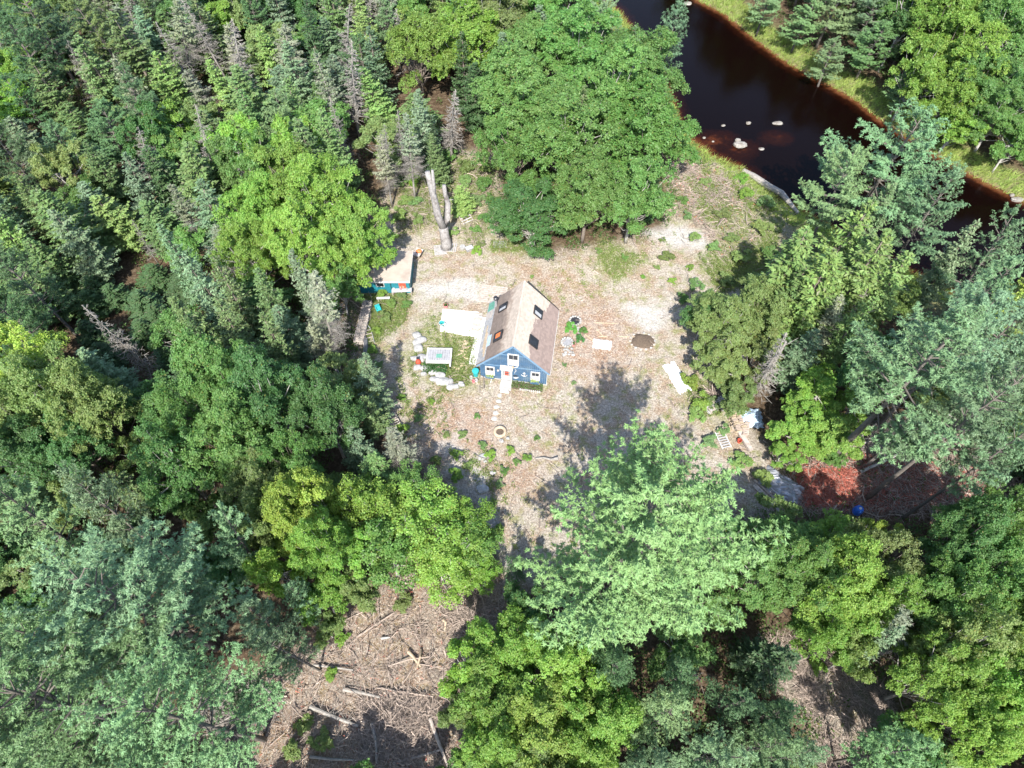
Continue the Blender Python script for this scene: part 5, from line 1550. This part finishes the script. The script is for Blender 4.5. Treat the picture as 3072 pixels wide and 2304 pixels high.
# long bank grass on both shores
q = rng.uniform(RIVER.min(0) - 12, RIVER.max(0) + 12, (170000, 2)); dq = rvq(q)
q = q[(dq > .2) & (dq < 4.2 + wob(q, 3, 1.0)) & (q[:, 1] < 100) & (q[:, 0] < 80)][:34000]
k = 4; c0 = np.repeat(on_ground(q, -.02), k, 0) + rng.normal(size=(len(q) * k, 3)) * [.10, .10, 0]
d = unit(np.column_stack([rng.normal(size=len(c0)) * .45 + .25, rng.normal(size=len(c0)) * .45 - .35, np.full(len(c0), .8)]))
mb = MB(); mb.blade(c0, d, rng.uniform(.5, 1.15, len(c0)), rng.uniform(.05, .09, len(c0)))
o = mb.build('bank_grass', M['grassy']); o.color = (.30, .38, .11, 1); tag(o, 'long pale green grass lining both river banks', 'grass', kind='stuff')
# stems and sticks of the clearings
def drift(poly, n_, lim=.0):
    q = scatter_in(poly, n_ * 3)
    w = wob(q + 31, 1.5, 1.0)
    return q[(w > lim) | (rng.uniform(size=len(q)) < .14)][:n_]


qs = np.concatenate([drift(wSLASH, 4600, .15), drift(wSLASH2, 1800, .1), scatter_in(wBRUSH, 4000), scatter_in(wYARD, 900), drift(wHILL, 1900), scatter_in(wGREEN[-1], 900)])
L = rng.uniform(.5, 2.6, len(qs)) ** 1.0; a = rng.uniform(0, 6.28, len(qs)); c0 = on_ground(qs, 0) + np.column_stack([np.zeros((len(qs), 2)), rng.uniform(.03, .45, len(qs))])
d = unit(np.column_stack([np.cos(a), np.sin(a), rng.normal(size=len(qs)) * .12]))
r = rng.uniform(.010, .032, len(qs)) * np.where(rng.uniform(size=len(qs)) < .06, 2.4, 1); mb = MB()
d2 = unit(d + rng.normal(size=d.shape) * [.30, .30, .12]); d3 = unit(d2 + rng.normal(size=d.shape) * [.35, .35, .15])
mb.sticks(c0 - d * L[:, None] * .4, c0, r, r * .8, 4); mb.sticks(c0, c0 + d2 * L[:, None] * .3, r * .8, r * .55, 4); mb.sticks(c0 + d2 * L[:, None] * .3, c0 + d2 * L[:, None] * .3 + d3 * L[:, None] * .28, r * .55, r * .25, 4)
c1 = c0 + d * (rng.uniform(-.3, .4, len(qs)) * L)[:, None]; e = unit(d + rng.normal(size=d.shape) * .55)
mb.sticks(c1, c1 + e * (L * .35)[:, None], r * .55, r * .2, 3)
tag(mb.build('slash_branches', M['stick']), 'tangle of broken sticks and branches left in the clearings', 'branches', kind='stuff')
# grey twig tangle at the lower left hollow
for (nx_, ny_, rr2, n_, name, mt, lb) in [(720, 2120, 3.2, 900, 'brush_pile', 'dead', 'silver-grey brush pile under the lower left pine'), (1190, 2170, 3.4, 1500, 'brush_pile', 'stick', 'brown brush pile in the middle of the bottom log clearing'), (1410, 1840, 2.2, 700, 'brush_pile', 'stick', 'small brown brush pile at the upper right of the log clearing'),
                                      (2660, 1310, 4.2, 1100, 'brush_pile', 'dead', 'pale tangle of dead boughs under the tall right pines'), (2440, 1170, 1.8, 300, 'brush_pile', 'dead', 'little grey brush pile inside the right bushes'), (2140, 1190, 1.3, 260, 'brush_pile', 'stick', 'twiggy heap at the yard edge above the woodpiles'), (2900, 1800, 3.0, 500, 'brush_pile', 'dead', 'grey brush pile in the lower right maples')]:
    p = N(nx_, ny_); r = rng.uniform(0, 1, n_) ** .5 * rr2; a = rng.uniform(0, 6.28, n_)
    c0 = np.column_stack([r * np.cos(a), r * np.sin(a) * .7, .1 + (1 - r / rr2) * .9 * rng.uniform(.1, 1, n_)])
    d = unit(rng.normal(size=(n_, 3)) * [1, 1, .28]); L = rng.uniform(.6, 2.2, n_); w = rng.uniform(.012, .035, n_)
    mb = MB(); mb.sticks(c0 - d * L[:, None] / 2, c0 + d * L[:, None] / 2, w, w * .4, 3)
    o = mb.build(name, M[mt]); o.location = (p[0], p[1], gz(p[0], p[1])); tag(o, lb, 'brush pile', 'brush piles')
# rust-red needle carpet and dead red boughs
q = np.concatenate([scatter_in(wREDS, 9000), scatter_in(W2([(1710, 1015), (1850, 1015), (1840, 1095), (1740, 1095)]), 12000), scatter_in(wSLASH, 900), drift(wHILL, 1200, .5)]); L = rng.uniform(.12, .45, len(q)); a = rng.uniform(0, 6.28, len(q))
d = unit(np.column_stack([np.cos(a), np.sin(a), rng.normal(size=len(q)) * .3])); c0 = on_ground(q, 0) + np.column_stack([np.zeros((len(q), 2)), rng.uniform(.02, .5, len(q))])
mb = MB(); mb.blade(c0, d, L, rng.uniform(.03, .07, len(q)))
tag(mb.build('rust_red_boughs', M['redtwig']), 'rust-red dead needles and ferns strewn at the right and in the clearing', 'dead needles', kind='stuff')
# understory leaves across the wood floor
q = rng.uniform([-70, -44], [75, 80], (90000, 2)); dy_ = sdist(q, wYARD); dv_ = rvq(q)
pick = (dy_ > -.8) & (dv_ > 3.0) & (wob(q, 2.2, 1) > .15)
for pl, fr in ((wSLASH, .92), (wSLASH2, .9), (wBRUSH, .85)): pick &= ~(inpoly(q, pl) & (rng.uniform(size=len(q)) < fr))
q = q[pick][:30000]
k = 6; cc = np.repeat(on_ground(q), k, 0) + rng.normal(size=(len(q) * k, 3)) * [.2, .2, 0] + np.column_stack([np.zeros((len(q) * k, 2)), rng.uniform(.1, .8, len(q) * k)])
mb = MB(); mb.rhomb(cc, unit(rng.normal(size=cc.shape) * .6 + [0, 0, 1]), rng.normal(size=cc.shape), rng.uniform(.16, .34, len(cc)), .14)
o = mb.build('undergrowth', M['leaf']); o.color = (.07, .12, .03, 1); tag(o, 'green undergrowth on the forest floor between the trees', 'undergrowth', kind='stuff')
# low bushes that can be told apart round the yard and near the river
k = 0
for sx, sy, r in [(1440, 560, .9), (1500, 520, .8), (1560, 470, 1.0), (1610, 430, 1.1), (1640, 500, 1.2), (1600, 560, 1.2), (1660, 560, 1.3), (1560, 610, 1.0), (1520, 400, .8), (1470, 440, .8), (1540, 540, .8),
                  (1480, 470, .7), (1060, 370, 1.2), (1010, 400, 1.1), (1030, 440, 1.0), (900, 400, 1.2), (880, 440, 1.0), (900, 480, .9), (1030, 500, .7), (1040, 530, .6), (870, 640, .7), (850, 660, .7), (880, 660, .6),
                  (830, 690, .8), (805, 760, .7), (812, 720, .6), (1490, 830, 1.0), (1510, 870, 1.1), (1500, 900, .9), (1540, 880, 1.0), (1530, 960, .8), (1560, 930, .7), (1600, 1000, 1.0), (1640, 1040, 1.0), (1580, 840, 1.1),
                  (1560, 800, 1.2), (1030, 545, .7), (980, 505, .8), (1350, 560, .5), (1290, 545, .5), (1060, 985, .6), (1040, 965, .5), (870, 930, .7), (980, 1030, .8), (1080, 1050, .5),
                  (660, 1560, .8), (700, 1600, .9), (640, 1620, .8), (740, 1380, .7), (870, 1300, .9), (980, 1400, .6), (720, 1460, .6), (1760, 1440, .7), (1000, 370, 1.3), (970, 345, 1.4), (1050, 410, 1.3), (870, 400, 1.2), (860, 470, 1.1), (1065, 440, 1.0), (1010, 460, .9), (900, 440, .9), (1045, 480, .9), (890, 370, 1.3), (1500, 350, .9), (1600, 390, 1.0), (1650, 450, 1.2), (1580, 520, .9), (1620, 620, 1.3), (1500, 620, .9), (1470, 650, .8), (905, 905, .5), (930, 870, .4), (985, 985, .6), (960, 940, .45), (1000, 940, .5), (940, 1000, .6), (1030, 900, .35), (1100, 975, .5), (1115, 1000, .4), (1140, 990, .5), (1090, 1020, .5), (1060, 1090, .6), (1075, 1150, .7), (870, 860, .5), (1010, 1010, .5), (1160, 950, .35), (820, 790, .5), (830, 640, .7), (1420, 580, .4), (1390, 600, .35), (1450, 610, .5), (1430, 520, .45), (1490, 580, .5), (1150, 600, .3), (1220, 790, .3), (1240, 830, .3)]:
    p = P(sx, sy); k += 1
    plant('bush', p[:2], r, r * 1.1, rng.choice(['bright', 'olive', 'lspruce', 'maple', 'limepine']), None)
print('objects', len(bpy.data.objects), 'verts', sum(len(m_.vertices) for m_ in bpy.data.meshes), 'tris~', sum(len(m_.loops) - 2 * len(m_.polygons) for m_ in bpy.data.meshes))
